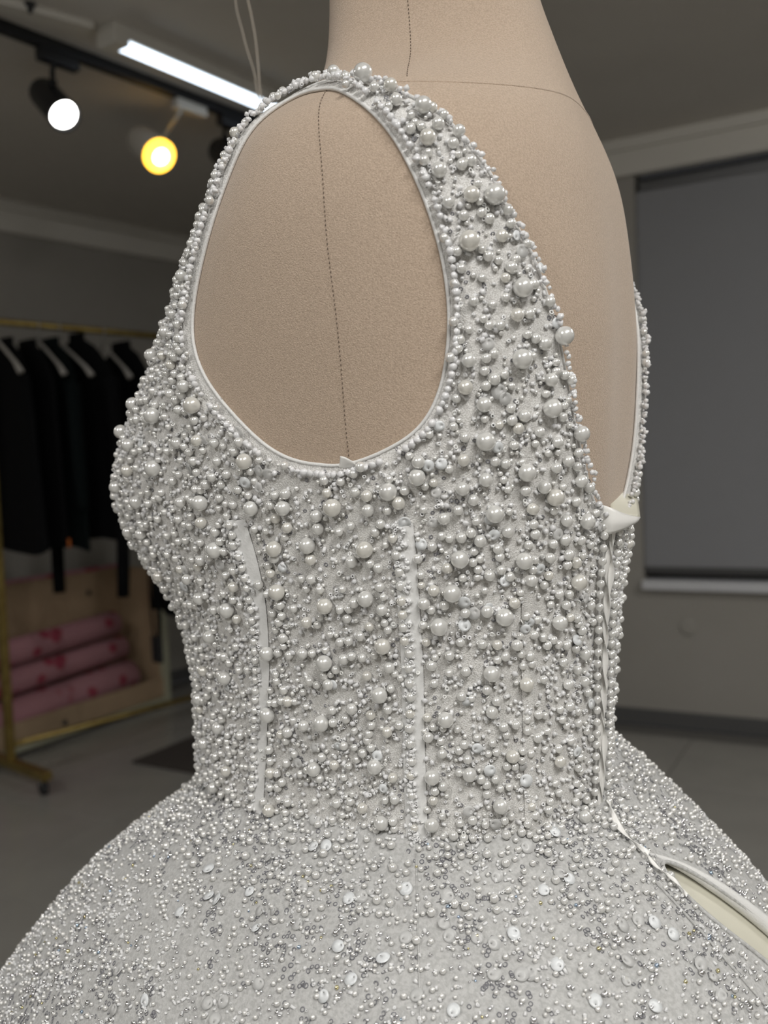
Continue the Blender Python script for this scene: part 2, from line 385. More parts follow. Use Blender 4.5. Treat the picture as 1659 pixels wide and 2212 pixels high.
# ------------------------------------------------------------------ clothes rack with hangers and dark garments
RD=np.array([.66,.751,0]); RN=np.array([.751,-.66,0])       # along the rail; across it, towards the open room
RP=np.array([-1.65,3.93,0]); RL=1.50; RAILZ=EYE+.665
rk=thing('clothes_rack','gold metal clothes rack on castors, hung with dark garments','clothes rack',tuple(RP+RD*RL/2))
MB().tube([RP+Zv*RAILZ-RD*.03,RP+RD*RL+Zv*RAILZ+RD*.03],.0155,14).build('rail','gold_metal',rk,True)
MB().tube([RP+Zv*.16,RP+RD*RL+Zv*.16],.014,12).build('lower_rail','gold_metal',rk,True)
for s in(0,RL):
    b=RP+RD*s
    axr=np.array([RD,RN,Zv])
    MB().box(b+Zv*(RAILZ+.075)/2,axr,(.017,.017,(RAILZ-.075)/2),.004).build('post','gold_metal',rk)
    ft=MB().box(b+RN*.05+Zv*.085,axr,(.022,.26,.018),.004).build('foot','gold_metal',rk)
    for e in(-.17,.27):
        w=b+RN*e
        cs=MB().lathe(w+Zv*.03-RD*.012,RD,[(0,.022),(.003,.029),(.021,.029),(.024,.022)],20).build('castor','rubber',rk,True)
        MB().box(w+Zv*.058,axr,(.014,.006,.014),.002).build('castor_fork','steel',cs)
def hanger(s,label,tilt=0.0,half=.205):
    """moulded hanger: hook over the rail, two sloping arms with thick ends"""
    o=RP+RD*s; zt=RAILZ+.016
    t=thing('clothes_hanger',label,'hanger',tuple(o+Zv*RAILZ),'white hangers on the gold rack')
    a=np.linspace(-.6,math.pi,12); pts=[o+Zv*(RAILZ)+RN*.019*math.cos(k)+Zv*.019*math.sin(k) for k in a][::-1]
    pts=[p for p in pts]+[o+Zv*(RAILZ-.035)+RN*.004,o+Zv*(RAILZ-.065)]
    MB().tube(pts,.0026,7).build('hook','steel',t,True)
    k=np.linspace(-1,1,25); P=[o+RD*tilt*x+RN*half*x+Zv*(RAILZ-.065-.005-.15*abs(x)**1.05-.06*max(0,abs(x)-.8)) for x in k]
    r=[.0075+.006*max(0,abs(x)-.72)/.28 for x in k]
    MB().tube(P,r,10).build('arms','plastic_white',t,True)
    return t
def garment(s,name,label,cat,length,m,half=.22,thick=.026,hem=.27,sleeve=0.0,neck=.075,seed=0,top=-.062,yaw=0.0):
    """hollow hanging garment: shoulders on the hanger, soft vertical folds, optional sleeves"""
    rg=np.random.default_rng(seed); o=RP+RD*s; nt_=48; nr=26; ph=rg.uniform(0,6,4)
    rn=RN*math.cos(yaw)+RD*math.sin(yaw); rd=RD*math.cos(yaw)-RN*math.sin(yaw)
    t=thing(name,label,cat,tuple(o+Zv*RAILZ)); V=[]
    for k in range(nr):
        f=k/(nr-1)
        sh=min(1,f/.13); w=neck+(half-neck)*sh**.8 if f<.13 else half+(hem-half)*((f-.13)/.87)
        z=RAILZ+top-.165*sh**1.25 if f<.13 else RAILZ+top-.165-(length-.165)*((f-.13)/.87)
        tk=thick*(.55+.45*sh)*(1+.5*f)
        for i in range(nt_):
            a=2*np.pi*i/nt_
            fo=1+.16*f*math.sin(5*a+ph[0])+.12*f*math.sin(9*a+ph[1]+2*f)
            V.append(o+rn*w*math.cos(a)+rd*tk*math.sin(a)*fo+Zv*(z+.012*f*math.sin(3*a+ph[2])))
    Fc=[[k*nt_+i,k*nt_+(i+1)%nt_,(k+1)*nt_+(i+1)%nt_,(k+1)*nt_+i] for k in range(nr-1) for i in range(nt_)]
    part('body',np.array(V),Fc,m,t)
    V=[o+rn*neck*1.02*math.cos(a)+rd*thick*.62*math.sin(a)+Zv*(RAILZ+top+dz) for dz in(0,.03) for a in np.linspace(0,2*np.pi,24,endpoint=False)]
    part('collar',np.array(V),[[i,(i+1)%24,24+(i+1)%24,24+i] for i in range(24)],m,t)
    if sleeve:
        for sgn in(-1,1):
            sp=o+rn*sgn*(half-.025)+Zv*(RAILZ+top-.185)
            pts=[sp+rn*sgn*(.028*math.sin(x*2.4))+rd*.012*math.sin(x*3+ph[3])-Zv*sleeve*x for x in np.linspace(0,1,12)]
            MB().tube(pts,np.linspace(.055,.043,12),14,True,.6).build('sleeve',m,t,True)
    return t
HL=['white plastic clothes hanger next to the gold post, bare of clothes','white plastic clothes hanger between the black coat and the teal jacket','white plastic clothes hanger under the black cardigan with long sleeves','white plastic clothes hanger beyond the black cardigan, next to the black gown']
hanger(.045,HL[0],0); hanger(.24,HL[1],.0); hanger(.34,HL[2],.03); hanger(.565,HL[3],0)
garment(.085,'coat','plain black coat hanging on the gold rack beside its post','coat',.88,'black_cloth',seed=1,top=-.10,half=.20)
garment(.19,'shirt','black shirt hanging on the gold rack between the coat and the teal jacket','shirt',.86,'black_cloth',seed=2,top=-.10,half=.21,hem=.24)
garment(.295,'jacket','very dark teal jacket hanging on the gold rack','jacket',.90,'teal_cloth',sleeve=.55,seed=3,top=-.085,half=.20,hem=.23)
garment(.43,'cardigan','black cardigan with long sleeves hanging below its collar on the gold rack','cardigan',.90,'black_cloth',sleeve=.98,seed=4,half=.225,hem=.25,top=-.052,neck=.05,yaw=.15)
garment(.66,'blouse','black wide blouse hanging on the gold rack beside the long gown','blouse',.86,'black_cloth',sleeve=.42,seed=5,half=.23,hem=.27,top=-.075)
garment(.95,'gown','long black gown hanging on the gold rack almost to the floor','gown',1.30,'black_cloth',seed=6,half=.18,hem=.27,thick=.05,top=-.075)
# orange swing tag
tg=RP+RD*.19+RN*.25+Zv*(EYE-.285)
o=MB().box(tg,np.array([RN,RD,Zv]),(.011,.0012,.019),.001).build('swing_tag','orange'); tag(o,'small orange swing tag hanging at the hem of the black shirt','tag')
# belt hanging from the rail end of the cardigan
bp=RP+RD*.56+RN*.295
bt=thing('belt','black cloth belt hanging in a long loop from the rack with its buckle down','belt',tuple(bp+Zv*(EYE-.30)))
pts=[bp+RN*x+Zv*(EYE+z) for x,z in((-.012,-.28),(-.020,-.42),(-.022,-.55),(-.014,-.68),(.008,-.80),(.022,-.86),(.030,-.80),(.040,-.66),(.036,-.52),(.018,-.40),(.0,-.28))]
MB().tube(pts,.012,8,True,.25).build('strap','black_cloth',bt,True)
MB().box(bp+RN*.014+Zv*(EYE-.80),np.array([RN,RD,Zv]),(.034,.008,.06),.004).build('buckle','rubber',bt)

# ------------------------------------------------------------------ open plywood bin with rolls of pink floral cloth
BD=np.array([.50,.866,0]); BN=np.array([.866,-.50,0]); BE=np.array([-1.27,5.16,0]); BL=1.35; axb=np.array([BD,BN,Zv]); BC=BE-BD*BL/2
bn=thing('storage_bin','open-fronted plywood bin with pale metal corner posts behind the clothes rack','bin',tuple(BC-BN*.16))
MB().box(BC-BN*.30+Zv*.415,axb,(BL/2-.02,.009,.365),.003).build('back_panel','plywood',bn)
for s in(-1,1):
    MB().box(BC+BD*s*(BL/2-.026)-BN*.15+Zv*.415,axb,(.009,.14,.365),.003).build('end_panel','plywood',bn)
    for e in(0,.30): MB().box(BC+BD*s*(BL/2-.0)-BN*e+Zv*.395,axb,(.022,.022,.395),.004).build('post','pale_metal',bn)
MB().box(BC-BN*.15+Zv*.055,axb,(BL/2,.15,.012),.003).build('base_board','plywood',bn)
MB().box(BC+Zv*.11,axb,(BL/2-.02,.010,.05),.003).build('front_rail','plywood',bn)
MB().box(BC+BN*.004+Zv*.035,axb,(BL/2,.014,.014),.003).build('bottom_bar','pale_metal',bn)
MB().box(BC-BN*.30+Zv*.785,axb,(BL/2+.02,.016,.010),.004).build('edge_strip','floral',bn)
for x,z in((.42,.66),(-.05,.09)):
    pb=BC+BD*x+BN*(.012 if z<.2 else -.289)+Zv*z
    part('bolt',*lathe(pb,BN,[(0,.014),(.006,.014),(.011,.009),(.012,.002)],14),'rubber',bn)
def roll(c,r,half,tilt,label):
    c=np.array(c,float); dr=BD*math.cos(tilt)+Zv*math.sin(tilt)
    t=thing('fabric_roll',label,'fabric roll',tuple(c-Zv*r))
    V,Fc=lathe(c-dr*half,dr,[(0,r*.3),(.002,r*.9),(.008,r),(half*.7,r*1.02),(half*1.3,r*.985),(2*half-.008,r),(2*half-.002,r*.9),(2*half,r*.3)],28)
    part('cloth',V,Fc,'floral',t)
    V,Fc=lathe(c-dr*(half+.012),dr,[(0,r*.22),(0,r*.28),(2*half+.024,r*.28),(2*half+.024,r*.22)],16); part('core_tube',V,Fc,'plywood',t)
roll(BC-BN*.125+Zv*.168,.085,.535,.05,'thick lowest roll of pink floral cloth lying on the base of the bin')
roll(BC-BN*.165+Zv*.325,.064,.525,.05,'middle roll of pink floral cloth, lying between two others in the bin')
roll(BC-BN*.185+Zv*.462,.066,.50,.05,'topmost roll of pink floral cloth in the bin')
# soft black pouch lying over the back edge of the bin
pc=BC-BD*.36-BN*.30+Zv*.884; V,Fc=tri_base('ico3'); rr=np.random.default_rng(5)
nz_=1+.10*np.sin(7*V[:,0]+1)*np.sin(6*V[:,1])+.07*np.sin(9*V[:,2]+V[:,0]*4)
pv=(V*nz_[:,None]*np.array([.13,.06,.075]))@axb+pc
po=thing('pouch','soft black pouch resting on the top edge of the plywood bin','pouch',tuple(pc-Zv*.07)); part('bag',pv,Fc,'black_cloth',po)
MB().tube([pc+BD*.09+BN*.03-Zv*.03,pc+BD*.11+BN*.06-Zv*.10,pc+BD*.115+BN*.05-Zv*.17],.008,8).build('cord','black_cloth',po,True)
# dark rug
rc=np.array([-.86,4.28,0]); V=[];nx=24
o=MB().box(rc+Zv*.007,np.array([BD,BN,Zv]),(.30,.20,.007),.004).build('rug','rug'); tag(o,'dark brown floor rug beside the plywood bin','rug')

# ------------------------------------------------------------------ pale ribbon loop hanging from the ceiling
rb=thing('hanging_ribbon','narrow pale beige ribbon loop hanging from the ceiling in front of the dress form neck','ribbon',(-.30,1.1,CEIL))
for L in([(-.30,1.46),(-.225,.95),(-.165,.62),(-.148,.56),(-.1475,.53),(-.1425,.51),(-.1375,.485),(-.1280,.452),(-.118,.30),(-.1155,.282)],
         [(-.288,1.46),(-.21,.95),(-.150,.62),(-.138,.56),(-.1315,.53),(-.1270,.50),(-.1252,.47),(-.1248,.445),(-.113,.30),(-.1155,.282)]):
    pts=np.array([(x,1.1,EYE+z) for x,z in L]); u=np.linspace(0,len(pts)-1,60)
    sp=np.stack([np.interp(u,np.arange(len(pts)),pts[:,k]) for k in range(3)],1)
    ker=np.ones(5)/5
    for k in range(3): sp[2:-2,k]=np.convolve(sp[:,k],ker,'valid')
    MB().tube(sp,.0026,8,True,.35).build('strand','ribbon',rb,True)
part('ceiling_plate',*lathe((-.294,1.1,CEIL),(0,0,-1),[(0,.022),(.005,.022),(.009,.014),(.012,.005)],16),'white_metal',rb)
# ---- body of the dress form: horizontal sections (height above eye level, half width, front depth, back depth)
SEC = np.array([
 (-.330,.150,.200,.160),(-.280,.128,.196,.136),(-.245,.112,.192,.121),(-.225,.111,.191,.122),(-.200,.111,.189,.123),(-.170,.114,.188,.125),
 (-.130,.119,.189,.128),(-.090,.126,.206,.133),(-.050,.133,.245,.140),(-.020,.138,.256,.144),(.010,.144,.248,.148),
 (.040,.148,.226,.150),(.080,.154,.192,.152),(.120,.158,.162,.150),(.150,.159,.140,.147),(.175,.156,.119,.144),
 (.195,.151,.107,.139),(.208,.146,.101,.134),(.220,.134,.096,.129),(.230,.117,.085,.125),(.240,.099,.066,.120),(.252,.084,.054,.116),
 (.265,.075,.052,.111),(.280,.068,.051,.106),(.295,.064,.050,.101),(.315,.060,.050,.094),(.345,.058,.049,.093),(.400,.057,.048,.089)])
_zz = np.linspace(SEC[0,0], SEC[-1,0], 741)
def _smooth(col, k=14):
    a = np.interp(_zz, SEC[:,0], SEC[:,col])
    ker = np.exp(-.5*(np.arange(-3*k,3*k+1)/k)**2); ker /= ker.sum()
    lin0 = a[0]; lin1 = a[-1]
    pad = np.r_[np.full(3*k,lin0), a, np.full(3*k,lin1)]
    return np.convolve(pad, ker, 'valid')
_B, _AP, _AM = _smooth(1,11), _smooth(2,11), _smooth(3,11)
ALPHA = np.radians(28.0)
FD = np.array([-np.cos(ALPHA), np.sin(ALPHA), 0.0]); LD = np.array([-np.sin(ALPHA), -np.cos(ALPHA), 0.0])
AXIS = np.array([0.03, 0.68, 0.0])
NEXP = 2.25
def _body_uv(th, z):
    b = np.interp(z,_zz,_B); ap = np.interp(z,_zz,_AP); am = np.interp(z,_zz,_AM)
    c, s = np.cos(th), np.sin(th)
    U = np.sign(c)*np.abs(c)**(2/NEXP); V = np.sign(s)*np.abs(s)**(2/NEXP)
    t = (th+np.pi) % (2*np.pi) - np.pi
    bust = np.exp(-((z+.015)/.055)**2)
    k = 1 - .13*bust*np.exp(-(t/.24)**2)
    spine = 1 - .03*np.exp(-((np.abs(t)-np.pi)/.16)**2)*np.exp(-((z-.06)/.12)**2)
    a = np.where(c > 0, ap*k, am*spine)
    return a*U, b*V
def body(th, z, off=0.0):
    """point on the dress form at angle th (0 front, pi/2 near side, pi back) and height z, pushed out by off"""
    th = np.asarray(th,float); z = np.asarray(z,float)
    def P(t, h):
        u, v = _body_uv(t, h)
        return AXIS + u[...,None]*FD + v[...,None]*LD + np.stack([0*u,0*u,h+0*u],-1)
    th, z = np.broadcast_arrays(th, z)
    p = P(th, z); e = 2e-3
    dt = P(th+e, z)-P(th-e, z); dz = P(th, z+e)-P(th, z-e)
    n = np.cross(dz, dt); 
    n /= np.linalg.norm(n,axis=-1,keepdims=True)+1e-12
    o = p-AXIS; o = o*np.array([1,1,0]); sgn = np.sign((n*o).sum(-1)); n *= np.where(sgn==0,1,sgn)[...,None]
    return p + n*np.asarray(off)[...,None], n
# ---- skirt
SK = np.array([-.225,-.245,-.26,-.28,-.31,-.34,-.38,-.43,-.50,-.60,-.75,-.95,-1.205])
SF = np.array([.186,.195,.213,.245,.286,.318,.353,.393,.445,.50,.56,.61,.65])
SB = np.array([.124,.143,.168,.196,.230,.257,.288,.325,.370,.42,.50,.56,.60])
SS = np.array([.112,.128,.150,.177,.210,.236,.266,.300,.347,.39,.43,.46,.48])
_sz = np.linspace(-1.205,-.225,981)
def _ssm(a):
    v = np.interp(-_sz,-SK,a); k=9
    ker=np.exp(-.5*(np.arange(-3*k,3*k+1)/k)**2); ker/=ker.sum()
    pad=np.r_[2*v[0]-v[1:3*k+1][::-1], v, 2*v[-1]-v[-3*k-1:-1][::-1]]
    return np.convolve(pad,ker,'valid')
_SF,_SB,_SS=_ssm(SF),_ssm(SB),_ssm(SS)
FOLDS = [(1.885,.030,.005),(1.35,.12,.005),(2.62,.09,.012),(.75,.12,.006),(2.15,.14,.006),(3.75,.2,.012),(4.6,.2,.01),(5.5,.2,.01),(1.12,.1,.004)]
def skirt(th, z, off=0.0):
    th=np.asarray(th,float); z=np.asarray(z,float); th,z=np.broadcast_arrays(th,z)
    def P(t,h):
        f=np.interp(h,_sz,_SF);b=np.interp(h,_sz,_SB);sd=np.interp(h,_sz,_SS)
        c,s=np.cos(t),np.sin(t);n=2.1
        U=np.sign(c)*np.abs(c)**(2/n);V=np.sign(s)*np.abs(s)**(2/n)
        d=np.clip((-.24-h)/.12,0,1)
        k=1.0
        for (t0,w,amp) in FOLDS:
            dd=(t-t0+np.pi)%(2*np.pi)-np.pi
            k=k-amp*3*d*np.exp(-(dd/w)**2)*(1+.8*np.clip((-.35-h)/.5,0,1))
        u=np.where(c>0,f,b)*U*k;v=sd*V*k
        tt=t%(2*np.pi)
        lift=.045*np.exp(-((tt-4.1)/.55)**2)*np.exp(-np.clip(-.225-h,0,1)/.10)
        return AXIS+u[...,None]*FD+v[...,None]*LD+np.stack([0*u,0*u,h+lift],-1)
    p=P(th,z);e=2e-3
    n=np.cross(P(th,z+e)-P(th,z-e),P(th+e,z)-P(th-e,z));n/=np.linalg.norm(n,axis=-1,keepdims=True)+1e-12
    o=(p-AXIS)*np.array([1,1,0]);n*=np.where((n*o).sum(-1)<0,-1,1)[...,None]
    return p+n*np.asarray(off)[...,None],n
# ------------------------------------------------------------------ dress form (mannequin)
UP=np.array([0,0,EYE])
BASE=np.array([AXIS[0],AXIS[1],0.0])
fm=thing('dress_form','beige cloth-covered dress form wearing the white gown','dress form',tuple(BASE))
def ringfaces(nr,nt,flip=False):
    k=np.arange(nr-1)[:,None]*nt; i=np.arange(nt)[None]; j=(i+1)%nt
    Fq=np.stack([k+i,k+j,k+nt+j,k+nt+i],-1).reshape(-1,4)
    return Fq[:,::-1] if flip else Fq
th=np.linspace(0,2*np.pi,208,endpoint=False); zz=np.concatenate([np.linspace(-.32,.19,150),np.linspace(.192,.30,90),np.linspace(.303,.395,26)])
T,Z=np.meshgrid(th,zz); P,_=body(T,Z); V=(P+UP).reshape(-1,3); Fq=ringfaces(len(zz),208)
topc=len(V); V=np.concatenate([V,[V[-208:].mean(0)],[V[:208].mean(0)]])
cap=[[ (len(zz)-1)*208+i,(len(zz)-1)*208+(i+1)%208,topc,topc] for i in range(208)]
cap2=[[(i+1)%208,i,topc+1,topc+1] for i in range(208)]
F3=np.concatenate([Fq[:,[0,1,2]],Fq[:,[0,2,3]],np.array([c[:3] for c in cap]),np.array([c[:3] for c in cap2])])
part('torso',V,F3,'form_cloth',fm)
def path(L,n,fn=None,off=0.0):
    """smooth curve through (angle deg, height) pairs on a surface"""
    L=np.array(L,float); s=np.r_[0,np.cumsum(np.hypot(np.diff(np.radians(L[:,0]))*.15,np.diff(L[:,1])))]
    u=np.linspace(0,s[-1],n); a=np.interp(u,s,np.radians(L[:,0])); z=np.interp(u,s,L[:,1])
    k=max(1,n//len(L)//2); ker=np.ones(2*k+1)/(2*k+1)
    for _ in range(2):
        aa=np.r_[2*a[0]-a[1:k+1][::-1],a,2*a[-1]-a[-k-1:-1][::-1]]; z2=np.r_[2*z[0]-z[1:k+1][::-1],z,2*z[-1]-z[-k-1:-1][::-1]]
        a=np.convolve(aa,ker,'valid'); z=np.convolve(z2,ker,'valid')
    if fn is None: return a,z
    p,nn=fn(a,z,off); return p+UP,nn
def stitches(name,L,n,m,parent,r=.00032):
    P_,N_=path(L,n*2+1,body,.0002); mb=MB()
    for k in range(n):
        a,b=P_[2*k],P_[2*k+1]; mb.tube([a,(a+b)/2+N_[2*k]*.0002,b],[r*.6,r,r*.6],5)
    o=mb.build(name,m,parent); o['kind']='stuff'; return o
SEAM_ARM=[(91.5,.226),(92.5,.2189),(95,.1833),(96,.1563),(96,.1262),(96.5,.093),(96.5,.0621),(96,.0281),(96,.0018),(96,-.02)]
SEAM_NECK=[(104,.36),(105.5,.2923),(107.0,.2621),(110,.238),(113,.2225)]
stitches('shoulder_seam',SEAM_ARM,95,'stitch',fm); stitches('neck_seam',SEAM_NECK,48,'stitch',fm)
# collar seam: a fine raised fold running round the base of the neck
NECKLINE=[(100,.2235),(108,.2197),(116,.2173),(128,.2158),(141.5,.2173),(154.5,.2212),(168,.2265),(185,.229),(205,.2243),(230,.217),(258,.222)]
P_,N_=path(NECKLINE,90,body,-.0003); MB().tube(P_,.0009,6).build('collar_seam','form_cloth',fm,True)
part('neck_block',*lathe(P[-1].mean(0)+UP,(0,0,1),[(0,.045),(.012,.047),(.02,.043),(.024,.02),(.026,.004)],32),'wood',fm,True)
part('stand_pole',*lathe(BASE+np.array([0,0,.03]),(0,0,1),[(0,.02),(.9,.02),(.93,.02)],20),'steel',fm,True)
part('stand_base',*lathe(BASE,(0,0,1),[(0,.20),(.012,.20),(.022,.18),(.034,.05),(.05,.022)],40),'black_metal',fm,True)

# ------------------------------------------------------------------ wedding dress
dr=thing('wedding_dress','white sleeveless ball gown thickly beaded with pearls, sequins and crystals, on the dress form','dress',tuple(BASE))
NECK=[(0,.02),(10,.035),(20,.06),(28,.09),(34,.12),(40,.15),(45,.175),(52,.20),(60,.219),(70,.231),(80,.2365),(90,.236),(98,.2265),(107,.2158),(112.5,.2081),(117.5,.2011),(121.5,.1942),(125,.1872),(127.5,.1764),(131.5,.1664),(133.5,.1563),(136,.1447),(137.5,.1316),(140.5,.1215),(143,.1084),(144.5,.0961),(145.5,.0852),(147,.0744),(148.5,.0636),(149.5,.0512),(150.5,.0366),(152,.0242),(154,.0103),(157,-.0067),(159.5,-.0175),(162,-.0283),(166,-.0365),(172,-.043),(180,-.040),(187,-.026),(192,.0),(195,.03),(197.5,.06),(199,.075),(203,.10),(212,.128),(225,.16),(238,.185),(250,.205),(262,.225),(270,.236),(280,.2365),(290,.231),(300,.219),(308,.2),(315,.175),(320,.15),(326,.12),(332,.09),(340,.06),(350,.035),(360,.02)]
NK=np.array(NECK)
def z_open(t):
    d=np.degrees(np.asarray(t))%360
    k=np.linspace(-2.0,2.0,7); return sum(np.interp((d+x)%360,NK[:,0],NK[:,1]) for x in k)/7
ARM=[(92.5,.2245),(100,.2112),(105.7,.1996),(108.5,.1911),(111.5,.1818),(113.5,.171),(115.5,.1602),(117.5,.1478),(119,.1324),(120,.1215),(120.6,.1092),(121,.0961),(120.9,.0806),(120.5,.0706),(119.5,.0551),(118,.0404),(115.5,.0281),(113,.0188),(108.5,.0116),(102.5,.0049),(97.5,.0005),(93,-.0013),(89.8,-.0013),(87.5,.001),(85,.0072),(82,.0165),(79.5,.0265),(76,.0381),(72.5,.0497),(70,.0574),(67.5,.0667),(64.8,.0767),(63,.086),(61.5,.0961),(60.3,.113),(60.2,.1254),(60.6,.1401),(60.8,.154),(60.5,.1671),(61,.1785),(62.5,.1885),(64.5,.199),(67,.2095),(70.5,.2185),(75,.2245),(82,.228)]
def close_smooth(L,n):
    L=np.array(L+[L[0]],float); s=np.r_[0,np.cumsum(np.hypot(np.diff(L[:,0])*.0026,np.diff(L[:,1])))]
    u=np.linspace(0,s[-1],n,endpoint=False); Q=np.stack([np.interp(u,s,L[:,0]),np.interp(u,s,L[:,1])],1); k=n//60
    ker=np.ones(2*k+1)/(2*k+1)
    for _ in range(2): Q=np.stack([np.convolve(np.r_[Q[-k:,c],Q[:,c],Q[:k,c]],ker,'valid') for c in(0,1)],1)
    return Q
ARMP=close_smooth(ARM,300); ARMF=ARMP.copy(); ARMF[:,0]=360-ARMF[:,0]
def in_poly(poly,x,y):
    c=np.zeros(np.shape(x),bool); n=len(poly)
    for i in range(n):
        x1,y1=poly[i];x2,y2=poly[i-1]
        if y1==y2: continue
        c^=((y1>y)!=(y2>y))&(x<(x2-x1)*(y-y1)/(y2-y1)+x1)
    return c
def poly_dist(poly,x,y,sx=.0026):
    d=np.full(np.shape(x),9.0); idx=np.zeros(np.shape(x),int)
    for i in range(len(poly)):
        q=np.hypot((x-poly[i,0])*sx,y-poly[i,1]); m=q<d; d=np.where(m,q,d); idx=np.where(m,i,idx)
    return d,idx
OFF=.0045; WAIST=-.235
nt,nr=540,170
th=np.linspace(0,2*np.pi,nt,endpoint=False); top=z_open(th); f=np.linspace(0,1,nr)
T=np.broadcast_to(th,(nr,nt)).copy(); Z=WAIST+(top-WAIST)[None]*f[:,None]
for poly in(ARMP,ARMF):
    D=np.degrees(T); d,idx=poly_dist(poly,D,Z); m=d<.0017
    T=np.where(m,np.radians(poly[idx,0]),T); Z=np.where(m,poly[idx,1],Z)
Fq=ringfaces(nr,nt)
cT=np.degrees(T.ravel()[Fq]); 
cT=np.where(cT.max(1,keepdims=True)-cT.min(1,keepdims=True)>180,np.where(cT<180,cT+360,cT),cT).mean(1); cZ=Z.ravel()[Fq].mean(1)
Fq=Fq[~(in_poly(ARMP,cT,cZ)|in_poly(ARMF,cT,cZ))]
ed=np.clip((z_open(T)-Z)/.015,0,1)
for poly in(ARMP,ARMF): ed=np.minimum(ed,np.clip(poly_dist(poly[::2],np.degrees(T),Z)[0]/.010,0,1))
P,_=body(T,Z,.0012+(OFF-.0012)*ed)
used=np.unique(Fq); remap=np.full(nt*nr,-1); remap[used]=np.arange(len(used))
bodice=part('bodice',(P+UP).reshape(-1,3)[used],remap[Fq],'net',dr)
# piping along armholes and neckline
for poly in(ARMP,ARMF):
    a=np.radians(np.r_[poly[:,0],poly[:1,0]]); z=np.r_[poly[:,1],poly[:1,1]]
    p,n_=body(a,z,.0012+0*z); MB().tube(p+UP,.0012,8,False).build('armhole_piping','piping',dr,True)
a=np.linspace(0,2*np.pi,420); z=z_open(a); p,n_=body(a,z,.0014+0*z); MB().tube(p+UP,.0013,7,False).build('neckline_piping','piping',dr,True)
# boning strips
def strip(name,L,w,m,n=60,off=OFF+.0008):
    a,z=path(L,n); rows=[]
    for e in np.linspace(-1,1,7):
        p0,n0=body(a,z,0*z); rad=np.linalg.norm((p0-AXIS)[:,:2],axis=1)
        q,nn=body(a+e*w/rad,z,off+.0012*(1-e**4)+0*z); rows.append(q+UP)
    V=np.array(rows).transpose(1,0,2).reshape(-1,3)
    Fq=np.array([[k*7+i,k*7+i+1,(k+1)*7+i+1,(k+1)*7+i] for k in range(n-1) for i in range(6)])
    return part(name,V,Fq,m,dr)
STRIP_MID=[(107.2,-.0345),(107.5,-.0538),(107.5,-.0824),(107.5,-.111),(107,-.1403),(106.2,-.1705),(105.8,-.2006),(106,-.236)]
STRIP_LEFT=[(76.5,-.0314),(77,-.0554),(75.5,-.0855),(73,-.1179),(70.5,-.1512),(68.5,-.1844),(67,-.2153),(66.5,-.236)]
STRIP_BACK=[(139,-.05),(139.5,-.09),(140,-.13),(140.5,-.17),(141,-.21),(141,-.236)]
strip('boning_strip',STRIP_MID,.0062,'boning'); strip('boning_strip',STRIP_LEFT,.0055,'boning'); strip('boning_strip',STRIP_BACK,.0045,'net')
strip('boning_strip',[(360-a,z) for a,z in STRIP_MID],.0062,'satin'); strip('boning_strip',[(360-a,z) for a,z in STRIP_LEFT],.0055,'satin')
# skirt with an open placket at the back
PLACKET=np.array([(169.5,-.2595),(171.5,-.2583),(175,-.264),(178,-.2735),(180,-.289),(182.5,-.3077),(184.5,-.34),(186,-.40),(186,-.50),(182,-.62),(178,-.50),(176.5,-.40),(175.5,-.34),(173.8,-.310),(170,-.2935),(168.3,-.2765),(168.2,-.265)],float)
PLP=close_smooth([tuple(x) for x in PLACKET],200)
def skirt_mesh(z0,z1,nr,nt,cut):
    th=np.linspace(0,2*np.pi,nt,endpoint=False); zz=z0+(z1-z0)*np.linspace(0,1,nr)**1.5
    T,Z=np.meshgrid(th,zz)
    d,idx=poly_dist(PLP,np.degrees(T),Z,.0040); m=d<.0022
    T=np.where(m,np.radians(PLP[idx,0]),T); Z=np.where(m,PLP[idx,1],Z)
    P,_=skirt(T,Z); Fq=ringfaces(nr,nt,True); cT=np.degrees(T.ravel()[Fq]).mean(1); cZ=Z.ravel()[Fq].mean(1)
    Fq=Fq[~in_poly(PLP,cT,cZ)]
    return (P+UP).reshape(-1,3),Fq
V,Fq=skirt_mesh(-.226,-1.205,200,480,True); skirt_o=part('skirt',V,Fq,'tulle',dr)
# satin lining seen through the placket
tl=np.radians(np.linspace(160,194,40)); zl=np.linspace(-.25,-.66,60); T,Z=np.meshgrid(tl,zl); P,_=skirt(T,Z,-.006+0*Z)
part('placket_lining',(P+UP).reshape(-1,3),np.array([[k*40+i,k*40+i+1,(k+1)*40+i+1,(k+1)*40+i] for k in range(59) for i in range(39)]),'ivory_satin',dr)
p,n_=skirt(np.radians(np.r_[PLP[:,0],PLP[:1,0]]),np.r_[PLP[:,1],PLP[:1,1]],.0005+np.zeros(201)); MB().tube(p+UP,.0014,8,False).build('placket_edge','tulle',dr,True)
P_,N_=path([(170.5,-.2565),(173,-.2585),(176,-.264),(178.6,-.2725),(180.8,-.288),(183.2,-.3065),(185.2,-.339),(186.8,-.40),(186.8,-.50)],120,skirt,-.0010)
MB().tube(P_,np.interp(np.linspace(0,1,120),[0,.15,.5,1],[.001,.0045,.0065,.008]),12).build('placket_roll','piping',dr,True)
P_,N_=path([(164.2,-.2658),(164,-.2844),(164.6,-.307),(165.6,-.3215),(167,-.37),(168,-.45)],70,skirt,.0006); MB().tube(P_,.0009,7).build('placket_seam','tulle',dr,True)
P_,N_=path([(106.6,-.2377),(107.5,-.2596),(108.5,-.2754),(109,-.2906),(109.6,-.31),(110,-.36),(110,-.5)],90,skirt,.0002); MB().tube(P_,.0006,7).build('skirt_seam','tulle',dr,True)
